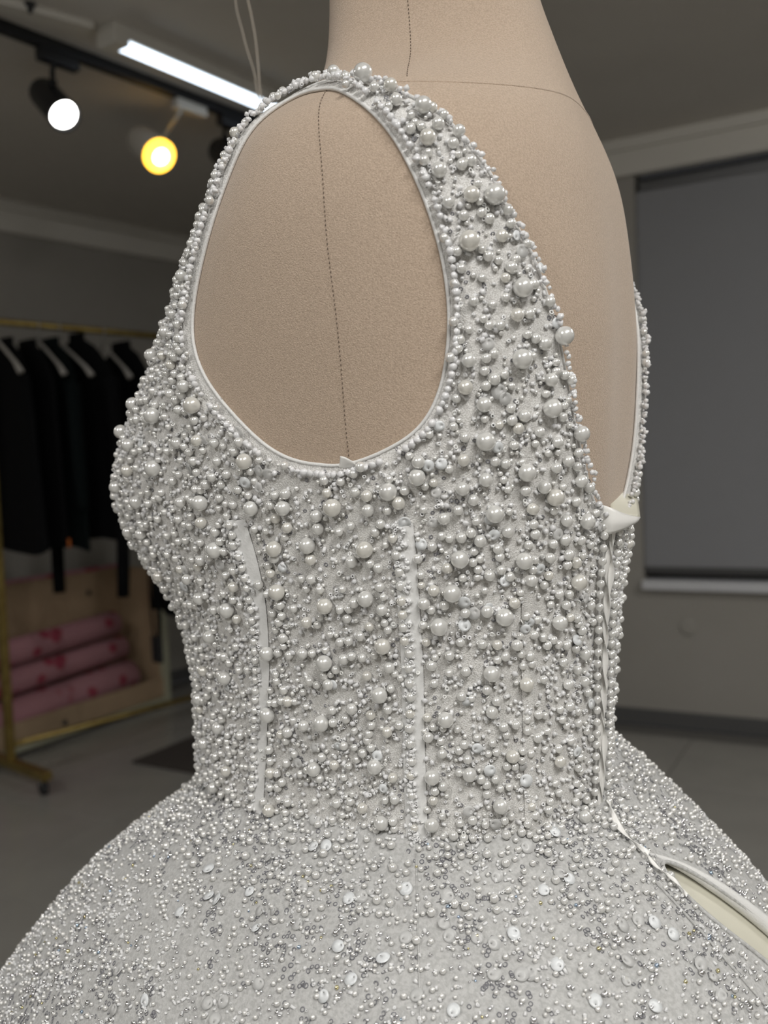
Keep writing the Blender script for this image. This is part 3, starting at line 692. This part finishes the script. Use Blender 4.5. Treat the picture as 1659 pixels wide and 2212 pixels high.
# lacing at the centre back: two satin ribbons twisted down a narrow placket
LACE=[(169.5,-.047),(170.5,-.079),(172.5,-.111),(173.5,-.1427),(174.2,-.1743),(174.6,-.2091),(173.5,-.232)]
LACE2=[(173,-.234),(170,-.2415),(168.2,-.2500),(168.2,-.2580)]
def ribbon(L,n,fn,off,w,turns,phase,name,m):
    p,nn=path(L,n,fn,off); t=np.gradient(p,axis=0); t/=np.linalg.norm(t,axis=1,keepdims=True); b=np.cross(t,nn)
    ph=np.linspace(0,turns*2*np.pi,n)+phase; V=[]
    for k in range(n):
        wd=b[k]*math.cos(ph[k])*.95+nn[k]*math.sin(ph[k])*.42; up=np.cross(t[k],wd)
        c=p[k]+b[k]*.0014*math.sin(ph[k]*.5+phase)+nn[k]*(.0012+.0008*math.cos(ph[k]))
        for e,h in((-1,0),(-.5,.0005),(0,.0007),(.5,.0005),(1,0),(.5,-.0003),(0,-.0004),(-.5,-.0003)): V.append(c+wd*w*e+up*h)
    Fq=np.array([[k*8+i,k*8+(i+1)%8,(k+1)*8+(i+1)%8,(k+1)*8+i] for k in range(n-1) for i in range(8)])
    return part(name,np.array(V),Fq,m,dr)
ribbon(LACE,160,body,OFF+.002,.0050,3.2,0.3,'lacing_ribbon','satin'); ribbon(LACE,160,body,OFF+.003,.0042,3.2,2.2,'lacing_ribbon','satin')
ribbon(LACE2,60,skirt,.003,.0036,.8,.4,'lacing_ribbon','satin'); ribbon([(168.2,-.257),(167.4,-.266),(167.0,-.276)],40,skirt,.003,.0022,1.2,.9,'lacing_ribbon','satin')
P_,N_=path([(a-2.4,z) for a,z in LACE],120,body,OFF+.0006); MB().tube(P_,.0015,7,True,.8).build('lacing_placket','piping',dr,True)
P_,N_=path([(a+3.4,z) for a,z in LACE],120,body,OFF+.0006); MB().tube(P_,.0017,7,True,.8).build('lacing_placket','piping',dr,True)
# folded satin modesty flap at the top of the lacing
def patch(name,rows,m,thick=.0012):
    rows=np.array(rows,float); nr_,nc=rows.shape[:2]; G=rows
    for _ in range(2):                                   # refine by averaging
        H=np.zeros((2*G.shape[0]-1,G.shape[1],3)); H[::2]=G; H[1::2]=(G[1:]+G[:-1])/2; G=H
        H=np.zeros((G.shape[0],2*G.shape[1]-1,3)); H[:,::2]=G; H[:,1::2]=(G[:,1:]+G[:,:-1])/2; G=H
        S=G.copy(); S[1:-1]=(G[:-2]+2*G[1:-1]+G[2:])/4; G=S; S=G.copy(); S[:,1:-1]=(G[:,:-2]+2*G[:,1:-1]+G[:,2:])/4; G=S
    a,b=G.shape[:2]; du=np.gradient(G,axis=0); dv=np.gradient(G,axis=1); n=np.cross(du,dv); n/=np.linalg.norm(n,axis=-1,keepdims=True)+1e-9
    V=np.concatenate([(G+n*thick/2).reshape(-1,3),(G-n*thick/2).reshape(-1,3)]); h=a*b
    q=[[k*b+i,k*b+i+1,(k+1)*b+i+1,(k+1)*b+i] for k in range(a-1) for i in range(b-1)]
    bd=[i for i in range(b)]+[k*b+b-1 for k in range(1,a)]+[(a-1)*b+i for i in range(b-2,-1,-1)]+[k*b for k in range(a-2,0,-1)]
    Fc=[f[::-1] for f in q]+[[h+x for x in f] for f in q]+[[bd[i],bd[(i+1)%len(bd)],h+bd[(i+1)%len(bd)],h+bd[i]] for i in range(len(bd))]
    return part(name,V,np.array(Fc),m,dr)
patch('modesty_flap',[[RAY(1290,1086,.574),RAY(1322,1098,.575),RAY(1351,1113,.592),RAY(1382,1118,.612)],
                      [RAY(1286,1122,.580),RAY(1320,1126,.570),RAY(1352,1130,.582),RAY(1378,1125,.606)],
                      [RAY(1287,1160,.580),RAY(1324,1153,.575),RAY(1350,1141,.590),RAY(1371,1130,.606)]],'satin')
patch('modesty_flap',[[RAY(1343,1009,.650),RAY(1351,1016,.650),RAY(1361,1025,.652)],
                      [RAY(1328,1050,.632),RAY(1350,1054,.638),RAY(1371,1058,.645)],
                      [RAY(1316,1086,.608),RAY(1350,1090,.622),RAY(1379,1090,.636)],
                      [RAY(1320,1106,.592),RAY(1352,1118,.602),RAY(1382,1119,.614)]],'ivory_satin')
# little folded tab at the underarm
patch('underarm_tab',[[RAY(732,1010,.5425),RAY(735,1000,.541),RAY(736,985,.540)],[RAY(750,1010,.541),RAY(752,999,.537),RAY(748,989,.536)],[RAY(772,1008,.541),RAY(768,1003,.538),RAY(766,998,.538)]],'satin',.0010)
PEARLS_B='''132.5,0.1439,5.89 126,0.1192,5.86 137,0.0945,5.71 136,0.0559,5.76 127,0.0111,5.79 103.5,0.2197,5.62 147,0.069,5.6 143.5,0.0281,5.62 137,-0.0075,5.36 145,-0.0229,5.46 129,-0.0306,5.37 120.5,-0.0561,5.41 118.5,-0.0762,5.45 132,-0.0924,5.52 115,-0.0963,5.51 92.5,-0.0237,5.52 105,-0.0152,5.37 118.5,0.1926,4.87 111.5,-0.0075,5.05 98.5,-0.0492,5.22 69.5,0.042,5.62 137,-0.0592,5.2 119,0.1748,4.58 127.5,0.1439,4.58 152.5,0.0134,4.94 156.5,-0.0391,5.08 83,-0.0492,5.21 88,-0.0469,5.1 81.5,-0.077,5.28 89,-0.0847,5.14 97.5,-0.0793,5.02 100.5,-0.1087,5.05 87.5,-0.1218,5.23 98.5,-0.1403,5.12 85.5,-0.1627,5.33 57,0.0373,5.63 80.5,0.0057,5.17 59.5,0.0033,5.67 71,-0.0198,5.44 71.5,-0.0507,5.47 155.5,-0.0762,5.13 128.5,-0.1272,5.02 115.5,-0.155,5.06 121,0.1571,4.31 123,0.0412,4.42 127,0.0312,4.44 85.5,-0.0237,4.83 68,-0.0917,5.25 73,-0.1627,5.24 95.5,-0.1875,4.93 111,-0.1921,4.84 80.5,-0.0237,4.94 149.5,-0.1002,4.82 130.5,-0.2122,4.85 124,0.0559,4.14 127,-0.0106,4.25 121.5,-0.0152,4.25 75.5,-0.1195,4.84 83,-0.1952,4.81 139,-0.1365,4.51 121.5,-0.1906,4.53 96.5,-0.2245,4.65 110.5,-0.223,4.58 111,0.2073,3.9 135.5,0.0798,3.9 142,0.0644,3.96 143.5,0.0443,3.99 112,0.001,3.97 142,-0.0167,4.07 107,-0.0221,4.03 58,-0.1133,4.81 60,-0.1427,4.8 41,0.0466,4.99 33,0.0281,5.21 153.5,-0.0144,4.16 134.5,-0.1813,4.26 93,0.2382,3.98 112.5,0.1973,3.6 121.5,0.1826,3.57 126,0.1803,3.58 122.5,0.1401,3.55 133.5,0.1223,3.6 135,0.1053,3.61 129.5,0.0451,3.65 136.5,0.0242,3.7 122,0.001,3.69 139,-0.0291,3.79 117,-0.0322,3.75 149.5,-0.0376,3.88 132.5,-0.0415,3.78 125.5,-0.0461,3.77 111.5,-0.0824,3.84 127.5,-0.0886,3.84 100,-0.026,3.8 89.5,-0.0291,3.91 60,-0.0855,4.45 54,-0.1821,4.61 42,0.0791,4.54 66,0.0543,4.17 47,0.0188,4.62 39.5,-0.0098,4.82 51.5,-0.0198,4.6 139.5,-0.0716,3.86 128.5,-0.1519,3.93 89.5,-0.0368,3.78 95,-0.0569,3.75 126,0.1602,3.31 128,0.1625,3.32 135,0.0173,3.44 145.5,0.0088,3.51 124,-0.0221,3.47 149,-0.0021,3.55 149.5,-0.0492,3.62 114,-0.0747,3.55 135,-0.0847,3.58 101,-0.0863,3.61 100,-0.0175,3.52 85.5,-0.0963,3.78 44,-0.2006,4.44 42,-0.1674,4.44 71,0.0196,3.87 66,0.0188,3.95 48,0.0018,4.3 70,-0.033,3.96 41,-0.0415,4.47 49,-0.0422,4.33 51.5,0.0914,4.02 54,0.1246,3.91 151,-0.0585,3.64 154,-0.0639,3.67 136,-0.111,3.62 151.5,-0.1906,3.79 161.5,-0.1249,3.82 124.5,0.1718,3.18 128,-0.067,3.4 88,-0.0561,3.55 90.5,-0.1187,3.59 83.5,-0.1172,3.68 101.5,-0.1226,3.52 87.5,-0.1365,3.65 91,-0.1512,3.62 81.5,-0.1666,3.75 120.5,0.1973,3.09 125.5,0.1331,3.05 130,0.1115,3.07 138.5,0.0806,3.13 144,0.0876,3.16 149.5,0.0443,3.24 133.5,0.0219,3.17 140.5,0.0149,3.21 145.5,-0.0059,3.26 137,-0.0183,3.23 121,-0.0438,3.23 117.5,-0.0615,3.25 85.5,-0.0361,3.42 82.5,-0.0554,3.49 94.5,-0.0824,3.37 86,-0.0152,3.39 78.5,-0.1512,3.62 77.5,-0.1728,3.66 99.5,-0.1643,3.43 56.5,-0.213,3.94 72,-0.2045,3.75 49,-0.1427,3.99 50,-0.23,4.03 91.5,-0.2168,3.52 72,-0.0755,3.65 112.5,-0.121,3.34 110.5,-0.1666,3.39 66,-0.0198,3.71 44,-0.0731,4.06 66.5,-0.0585,3.72 59,-0.0724,3.83 157,-0.0191,3.37 145,-0.0592,3.32 154.5,-0.1419,3.48 58,0.2073,3.51 116.5,-0.0839,3.15 129.5,0.1347,2.81 133.5,0.0999,2.84 126,0.0876,2.82 136,0.1293,2.83 129,0.0744,2.84 128,0.0567,2.85 127.5,0.0497,2.86 122.5,0.0134,2.89 134,0.008,2.92 152.5,-0.0268,3.06 139.5,-0.0384,2.99 155.5,-0.0507,3.11 130,-0.0515,2.98 108.5,-0.0152,2.94 114,-0.0484,2.97 133.5,-0.0685,3.01 110.5,-0.0554,2.98 105,-0.043,2.99 105.5,-0.053,3 106,-0.0631,3.01 106,-0.0716,3.02 106,-0.0809,3.03 106,-0.0894,3.04 106,-0.0971,3.05 106,-0.1056,3.06 107,-0.1133,3.07 106.5,-0.1226,3.08 106.5,-0.1326,3.09 106.5,-0.1411,3.1 106,-0.1519,3.11 105.5,-0.1612,3.12 105.5,-0.1712,3.13 101,-0.0608,3.03 87.5,-0.0685,3.14 91.5,-0.0152,3.03 97.5,-0.0152,2.99 101,-0.0391,3 84,-0.0306,3.15 81,-0.0654,3.22 101,-0.0724,3.04 78,-0.0731,3.27 84,-0.1357,3.25 95.5,-0.1288,3.13 95.5,-0.1542,3.16 95,-0.1033,3.11 97.5,-0.0971,3.09 100,-0.1944,3.17 87,-0.1906,3.26 80,-0.1079,3.27 79.5,0.0173,3.16 72.5,-0.0082,3.29 72.5,-0.0391,3.32 75.5,-0.0476,3.29 61.5,0.0505,3.35 59.5,0.069,3.34 145,-0.07,3.06 149,-0.0824,3.1 152,-0.0901,3.12 159.5,-0.1087,3.2 111,-0.2076,3.14 155.5,-0.1566,3.21 162.5,-0.1434,3.25 143,-0.172,3.15 130.5,0.0196,2.63 115,-0.0113,2.66 105.5,-0.1828,2.85 105,-0.1921,2.86 83.5,-0.0221,2.87 94.5,-0.1666,2.89 92,-0.1071,2.85 72,-0.1882,3.11 111.5,-0.1064,2.77 110.5,-0.1542,2.82 73.5,-0.0646,3.02 154,-0.0986,2.86 126.5,-0.1983,2.84 125.5,-0.0569,2.57 105,-0.2052,2.72 105.5,-0.2161,2.58 105.5,-0.2261,2.59 118.5,-0.2222,2.56 141,-0.2161,2.59 126,-0.2238,2.56 97.5,-0.2099,2.61 159.5,-0.2091,2.67 151.5,-0.2114,2.63 111,-0.0716,2.32'''
PEARLS_S='''69.5,-0.2329,4.37 159.5,-0.2336,4.15 117,-0.2315,3.12'''
SEQ_B='''130.5,0.0381,4.45 138,0.1146,3.89 128.5,0.0644,3.62 132,0.0342,3.67 114,-0.0013,3.7 108,-0.0337,3.77 121.5,-0.0824,3.83 124,-0.0894,3.84 121.5,-0.0963,3.85 139,-0.1983,4.01 80,-0.0075,4.05 84,-0.0028,3.97 142.5,0.1115,3.4 117,-0.0005,3.43 130,0.0072,3.44 129,-0.043,3.5 147,-0.0453,3.59 111.5,-0.0469,3.51 128,-0.0337,3.49 142,-0.0654,3.59 127.5,-0.189,3.69 121,-0.2145,3.7 129,-0.2238,3.71 82,-0.0106,3.73 82.5,-0.0005,3.71 71,-0.0608,3.96 55.5,-0.0785,4.21 79.5,0.0234,3.72 145.5,0.076,3.18 117,0.0203,3.14 115.5,-0.0167,3.19 160,-0.0878,3.47 138.5,-0.1017,3.34 157.5,-0.1141,3.48 124,-0.1743,3.39 59.5,-0.0662,3.83 53,0.0196,3.85 69,0.0026,3.63 159.5,-0.1882,3.55 149.5,0.0536,2.96 114.5,-0.0345,2.95 162.5,-0.0268,3.15 121.5,-0.1442,3.08 163,-0.0438,2.88'''
SEQ_S='''145,-0.2857,4.16 102.5,-0.2789,4.16 121,-0.283,4.05 125.5,-0.2837,4.05 127,-0.2837,4.05 158.5,-0.2967,4.26 105,-0.2542,4.12 114,-0.2562,4.06 148.5,-0.2748,4.03 126,-0.2699,3.92 122,-0.2727,3.89 114,-0.2699,3.93 132,-0.2816,3.83 63,-0.316,4.42 98,-0.2878,3.87 155.5,-0.2775,4.08 108.5,-0.2906,3.76 114,-0.2947,3.71 136,-0.2954,3.74 145.5,-0.3029,3.79 136.5,-0.239,3.96 141.5,-0.2514,3.89 113,-0.2658,3.7 119,-0.2706,3.65 106,-0.2713,3.68 71,-0.2741,4.12 93.5,-0.2603,3.88 96,-0.259,3.86 94.5,-0.2775,3.73 82,-0.3077,3.74 82,-0.3146,3.7 80,-0.3105,3.76 71,-0.3201,3.92 152.5,-0.2748,3.8 157.5,-0.2837,3.79 94.5,-0.2954,3.6 158,-0.3091,3.66 147,-0.2349,3.75 126,-0.2493,3.58 143,-0.2542,3.6 135.5,-0.2562,3.54 64,-0.2651,3.99 69,-0.2741,3.86 83,-0.2432,3.84 85.5,-0.2418,3.81 81,-0.2308,3.92 73.5,-0.2439,3.96 87,-0.2734,3.59 85.5,-0.2974,3.47 80,-0.2727,3.41 66,-0.2844,3.58 76,-0.2672,3.49 67,-0.3304,3.42 188.5,-0.2617,2.86 174.5,-0.2535,2.42'''
# ------------------------------------------------------------------ beading
def parse(s): return np.array([[float(x) for x in t.split(',')] for t in s.split()]) if s.strip() else np.zeros((0,3))
class Hash:
    """spheres already placed; refuses a new one that would cut into them"""
    def __init__(s,cell): s.c=cell; s.g={}
    def key(s,p): return (int(p[0]//s.c),int(p[1]//s.c),int(p[2]//s.c))
    def ok(s,p,r,k):
        a,b,c=s.key(p)
        for i in(-1,0,1):
            for j in(-1,0,1):
                for l in(-1,0,1):
                    for q,rq in s.g.get((a+i,b+j,c+l),()):
                        d=r+rq
                        if (p[0]-q[0])**2+(p[1]-q[1])**2+(p[2]-q[2])**2<(k*d)**2: return False
        return True
    def put(s,p,r): s.g.setdefault(s.key(p),[]).append((p,r))
LA=np.array(LACE); SM=np.array(STRIP_MID); SL=np.array(STRIP_LEFT)
def off_strips(d,z): return ~((z<-.036)&((np.abs(d-np.interp(-z,-SM[:,1],SM[:,0]))<2.7)|(np.abs(d-np.interp(-z,-SL[:,1],SL[:,0])-.6)<2.2)))
def on_bodice(d,z,margin=.003):
    ok=(z<z_open(np.radians(d))-margin)&(z>WAIST)&(np.abs(d-np.interp(-z,-LA[:,1],LA[:,0]))>np.where(z<-.04,3.6,0))
    for poly in(ARMP,ARMF):
        ok&=~in_poly(poly,d,z); dd,_=poly_dist(poly[::3],d,z); ok&=dd>margin
    return ok
def cand(n,kind):
    """random points spread evenly over the bodice or the upper skirt"""
    m=n*3
    if kind=='b': d=R.uniform(0,360,m); z=R.uniform(WAIST,.24,m); fn=body
    else: d=R.uniform(0,360,m); z=R.uniform(-.46,-.228,m); fn=skirt
    t=np.radians(d); p,nn=fn(t,z); e=1e-3
    J=np.linalg.norm(np.cross(fn(t+e,z)[0]-p,fn(t,z+e)[0]-p),axis=1)/e**2
    keep=R.uniform(0,1,m)<J/np.quantile(J,.97)
    if kind=='b': keep&=on_bodice(d,z)
    else: keep&=~in_poly(PLP,d,z)&~((poly_dist(PLP[::3],d,z,.0040)[0]<.010)&(d>172))
    keep=np.where(keep)[0]; face=((p+UP-np.array([0,0,EYE]))*nn).sum(1)<.10*np.linalg.norm(p,axis=1)   # turned towards the room side
    return d[keep],z[keep],face[keep]
HB=Hash(.012)
def fill(kind,n,rlo,rhi,k,off,dens=None,lift=.75,H=HB):
    d,z,face=cand(n*6,kind); fn=body if kind=='b' else skirt
    p,nn=fn(np.radians(d),z); out=[]
    r=R.uniform(rlo,rhi,len(d)); w=R.uniform(0,1,len(d))
    dn=dens(d,z,p) if dens is not None else np.ones(len(d))
    for i in range(len(d)):
        if w[i]>dn[i]: continue
        c=p[i]+nn[i]*(off+r[i]*lift)
        if H.ok(c,r[i],k): H.put(c,r[i]); out.append((i,r[i]))
        if len(out)>=n: break
    ix=np.array([o[0] for o in out],int)
    return p[ix]+nn[ix]*(off+r[ix]*lift)[:,None]+UP,nn[ix],r[ix],d[ix],z[ix]
# 1. the large pearls, each a bead of its own
pearl_me=make_mesh('pearl',*tri_base('ico3'),'pearl'); pearl_me2=make_mesh('pearl',*tri_base('ico3'),'pearl_cream')
npearl=0
def put_pearl(c,r,parent):
    global npearl
    o=place('pearl',pearl_me if R.uniform()<.72 else pearl_me2,parent,c); o.scale=(r,r,r*R.uniform(.95,1.0)); o.rotation_euler=tuple(R.uniform(0,6,3)); npearl+=1
def seat(tab,fn,off,parent):
    if not len(tab): return
    p,nn=fn(np.radians(tab[:,0]),tab[:,1])
    for q,n_,r in zip(p,nn,tab[:,2]/1000):
        c=q+n_*(off+r*.80); HB.put(c,r); put_pearl(c+UP,r,parent)
PB,PS=parse(PEARLS_B),parse(PEARLS_S)
PB[:,1]=np.minimum(PB[:,1],z_open(np.radians(PB[:,0]))-.004)      # keep every bead on the cloth
seat(PB,body,OFF,bodice); seat(PS,skirt,.0,skirt_o)
# 2. sequins
disc=disc_base(); seq_me=[make_mesh('sequin',*disc,m_,False) for m_ in('sequin','clear_sequin')]
def put_sequins(tab,fn,off,parent,H=HB,clear=.35):
    if not len(tab): return
    p,nn=fn(np.radians(tab[:,0]),tab[:,1]); B=bases(nn,R.uniform(0,6.28,len(p)),.28)
    for q,n_,r,b in zip(p,nn,tab[:,2]/1000,B):
        c=q+n_*(off+.0016); H.put(c,r*.55)
        o=place('sequin',seq_me[int(R.uniform()<clear)],parent,c+UP)
        o.rotation_euler=Matrix(b.T.tolist()).to_euler(); o.scale=(r,r,r)
SQB,SQS=parse(SEQ_B),parse(SEQ_S)
SQB[:,1]=np.minimum(SQB[:,1],z_open(np.radians(SQB[:,0]))-.004)
put_sequins(SQB,body,OFF+.001,bodice)
HS=Hash(.010)
put_sequins(SQS,skirt,.0,skirt_o,HS,.55)
# extra sequins
d,z,_=cand(60,'b'); put_sequins(np.stack([d,z,R.uniform(2.6,3.6,len(d))],1)[:60],body,OFF+.001,bodice)
d,z,_=cand(70,'s'); put_sequins(np.stack([d,z,R.uniform(2.6,3.4,len(d))],1)[:70],skirt,.0,skirt_o,HS,.6)
# 3. columns of pearls on the boning strips and beside the lacing
def column(L,step,r,da=0.0,off=OFF+.0015,fn=body):
    a,z=path([(q+da,w) for q,w in L],400); p,nn=fn(a,z,off+0*z); s=np.r_[0,np.cumsum(np.linalg.norm(np.diff(p,axis=0),axis=1))]
    u=np.arange(.003,s[-1],step); u=u+R.normal(0,step*.05,len(u))
    P_=np.stack([np.interp(u,s,p[:,k]) for k in range(3)],1); N_=np.stack([np.interp(u,s,nn[:,k]) for k in range(3)],1); return P_,N_
colP=[]
for L,st,r,da in((STRIP_LEFT,.0072,.0026,-.6),(LACE,.0078,.0027,-4.7),(LACE,.0070,.0027,5.6)):
    P_,N_=column(L,st,r,da)
    for q,n_ in zip(P_,N_):
        c=q+n_*r*.8
        if HB.ok(c,r,.7): HB.put(c,r); colP.append((c+UP,r))
# 4. medium pearls; the largest go on as beads of their own until 300
front=lambda d,z,p: np.where((d<80)|(d>280),1.0,np.where(d>112,.9,.75))
Pm,Nm,Rm,dm,zm=fill('b',1950,.0023,.0032,.84,OFF,lambda d,z,p:front(d,z,p)*off_strips(d,z))
vis=np.argsort(-np.where((dm>30)&(dm<200),Rm,0))
own=vis[:max(0,300-npearl)]
for i in own: put_pearl(Pm[i],Rm[i],bodice)
keep=np.setdiff1d(np.arange(len(Pm)),own)
Pm,Nm,Rm=Pm[keep],Nm[keep],Rm[keep]
Pm=np.concatenate([Pm,np.array([c for c,r in colP])]); Rm=np.concatenate([Rm,np.array([r for c,r in colP])]); Nm=np.concatenate([Nm,np.tile([[0,0,1.0]],(len(colP),1))])
scatter_mesh('small_pearls',tri_base('uv2'),Pm,bases(Nm,0*Rm),Rm,'pearl',bodice)
Ps,Ns,Rs,_,_=fill('b',2200,.0011,.0018,.82,OFF,lambda d,z,p:np.where((d<80)|(d>280),1.0,.7)*off_strips(d,z))
scatter_mesh('seed_pearls',tri_base('uv'),Ps,bases(Ns,0*Rs),Rs,'pearl',bodice)
# 5. glass tubes, rings and crystals between the pearls
Pt,Nt,Rt,_,_=fill('b',7200,.0009,.0014,.62,OFF,lambda d,z,p:off_strips(d,z)*1.0)
scatter_mesh('glass_beads',pipe_base(6),Pt,bases(Nt,R.uniform(0,6.28,len(Pt)),1.6),np.stack([Rt,Rt,Rt*R.uniform(.8,1.8,len(Rt))],1),'clear_bead',bodice,False)
def on_strip(L,n,w):
    a,z=path(L,n); a=R.permutation(a); i=R.integers(0,n,n); a,z=path(L,n); p,nn=body(a[i]+R.uniform(-w,w*.25,n)/.135,z[i]+R.uniform(-.001,.001,n),OFF+.0028+np.zeros(n)); return p+UP,nn
for L in(STRIP_MID,STRIP_LEFT):
    p_,n_=on_strip(L,230,.0056); r_=R.uniform(.0008,.0013,len(p_))
    scatter_mesh('glass_beads',pipe_base(),p_,bases(n_,R.uniform(0,6.28,len(p_)),1.6),np.stack([r_,r_,r_*1.5],1),'clear_bead',bodice,False)
gap=lambda d,z,p: np.clip(.25+.9*np.sin(p[:,2]*90+d*.11)*np.sin(d*.31+p[:,2]*40),.03,1)
Pr,Nr,Rr,_,_=fill('b',1500,.0011,.0015,.55,OFF,gap,.25)
scatter_mesh('ring_sequins',torus_base(10,4,.36,.5),Pr,bases(Nr,R.uniform(0,6.28,len(Pr)),.5),Rr,'ring',bodice)
Pw,Nw,Rw,_,_=fill('b',420,.0013,.0017,.6,OFF,None,1.6)
scatter_mesh('white_ring_beads',torus_base(12,5,.42,.8),Pw,bases(Nw,R.uniform(0,6.28,len(Pw)),.9),Rw,'white_ring',bodice)
Pc,Nc,Rc,_,_=fill('b',900,.0014,.0022,.60,OFF,lambda d,z,p:off_strips(d,z)*1.0,.8)
scatter_mesh('crystals',bicone_base(),Pc,bases(Nc,R.uniform(0,6.28,len(Pc)),2.2),Rc,'crystal',bodice,False)
# crystal edging along armholes and neckline
E=[];EN=[];ER=[]
for poly,o_ in((ARMP,-.0035),(ARMF,-.0035)):
    c0=poly.mean(0); q=np.radians(poly[:,0]); 
    dirn=(poly-c0)*np.array([.0026,1]); dirn/=np.linalg.norm(dirn,axis=1,keepdims=True); pp=poly+dirn*.0042/np.array([.0026,1])
    p,nn=body(np.radians(pp[:,0]),pp[:,1],OFF+.002+np.zeros(len(pp)))
    s=np.r_[0,np.cumsum(np.linalg.norm(np.diff(p,axis=0),axis=1))]; u=np.arange(0,s[-1],.0042)
    for x in u:
        k=int(np.searchsorted(s,x)); k=min(k,len(p)-1); 
        if R.uniform()<.8: E.append(p[k]+UP); EN.append(nn[k]); ER.append(R.uniform(.0018,.0028))
a=np.linspace(0,2*np.pi,3000); z=z_open(a)-.003; p,nn=body(a,z,OFF+.0025+0*z); s=np.r_[0,np.cumsum(np.linalg.norm(np.diff(p,axis=0),axis=1))]
for x in np.arange(0,s[-1],.0034):
    k=min(int(np.searchsorted(s,x)),len(p)-1); E.append(p[k]+UP+R.normal(0,.0008,3)); EN.append(nn[k]); ER.append(R.uniform(.0014,.0024))
E=np.array(E);EN=np.array(EN);ER=np.array(ER)
scatter_mesh('crystal_edging',bicone_base(),E,bases(EN,R.uniform(0,6.28,len(E)),2.0),ER,'crystal',dr,False)
# 6. skirt beading: tiny pearls, dark-edged rings, glass and glitter in drifting clusters
def drift(d,z,p,ph=0):
    x,y,w=p[:,0]*60,p[:,1]*60,p[:,2]*60
    return np.clip(.12+1.25*np.sin(x*1.3+w*.9+ph)*np.sin(w*1.7-y*1.1+ph*2)+.45*np.sin(x*3.1+w*2.3),.04,1)
up=lambda d,z,p: np.clip(1.0-(-.24-z)/.10*.35,.45,1)
waist=lambda d,z,p: np.clip(1-(-.236-z)/.042,0,1)**1.4
Pw,Nw,Rw,_,_=fill('s',800,.0016,.0028,.92,.0,waist,.75,HS)
scatter_mesh('small_pearls',tri_base('uv2'),Pw,bases(Nw,0*Rw),Rw,'pearl',skirt_o)
Pq,Nq,Rq,_,_=fill('s',5000,.0011,.0019,1.0,.0,up,.75,HS)
scatter_mesh('seed_pearls',tri_base('uv'),Pq,bases(Nq,0*Rq),Rq,'pearl',skirt_o)
Pr,Nr,Rr,_,_=fill('s',6200,.0012,.0017,.42,.0,lambda d,z,p:drift(d,z,p),.2,HS)
scatter_mesh('ring_sequins',torus_base(9,3,.34,.5),Pr,bases(Nr,R.uniform(0,6.28,len(Pr)),.35),Rr,'ring',skirt_o)
Pt,Nt,Rt,_,_=fill('s',9500,.0006,.0011,.42,.0,lambda d,z,p:np.clip(drift(d,z,p,1.7)+.25,0,1),.6,HS)
scatter_mesh('glass_beads',pipe_base(5),Pt,bases(Nt,R.uniform(0,6.28,len(Pt)),1.6),np.stack([Rt,Rt,Rt*R.uniform(.9,2.2,len(Rt))],1),'clear_bead',skirt_o,False)
for nm,cnt,m_ in(('glitter',5600,'glint'),('crystal_glitter',900,'glint'),('gold_sparks',260,'glint_gold'),('blue_sparks',220,'glint_blue')):  # gold and blue bits are coloured sparkle of the crystals put into the colour
    Pg,Ng,Rg,_,_=fill('s',cnt,.0007 if nm!='crystal_glitter' else .0012,.0015 if nm!='crystal_glitter' else .0022,.3,.0,lambda d,z,p:np.clip(drift(d,z,p,.6)+.2,0,1),.7,HS)
    scatter_mesh(nm,bicone_base(5),Pg,bases(Ng,R.uniform(0,6.28,len(Pg)),2.0),Rg,m_,skirt_o,False)
Pg,Ng,Rg,_,_=fill('b',700,.0006,.0011,.3,OFF,None,1.0)
scatter_mesh('glitter',bicone_base(5),Pg,bases(Ng,R.uniform(0,6.28,len(Pg)),2.0),Rg,'glint',bodice,False)
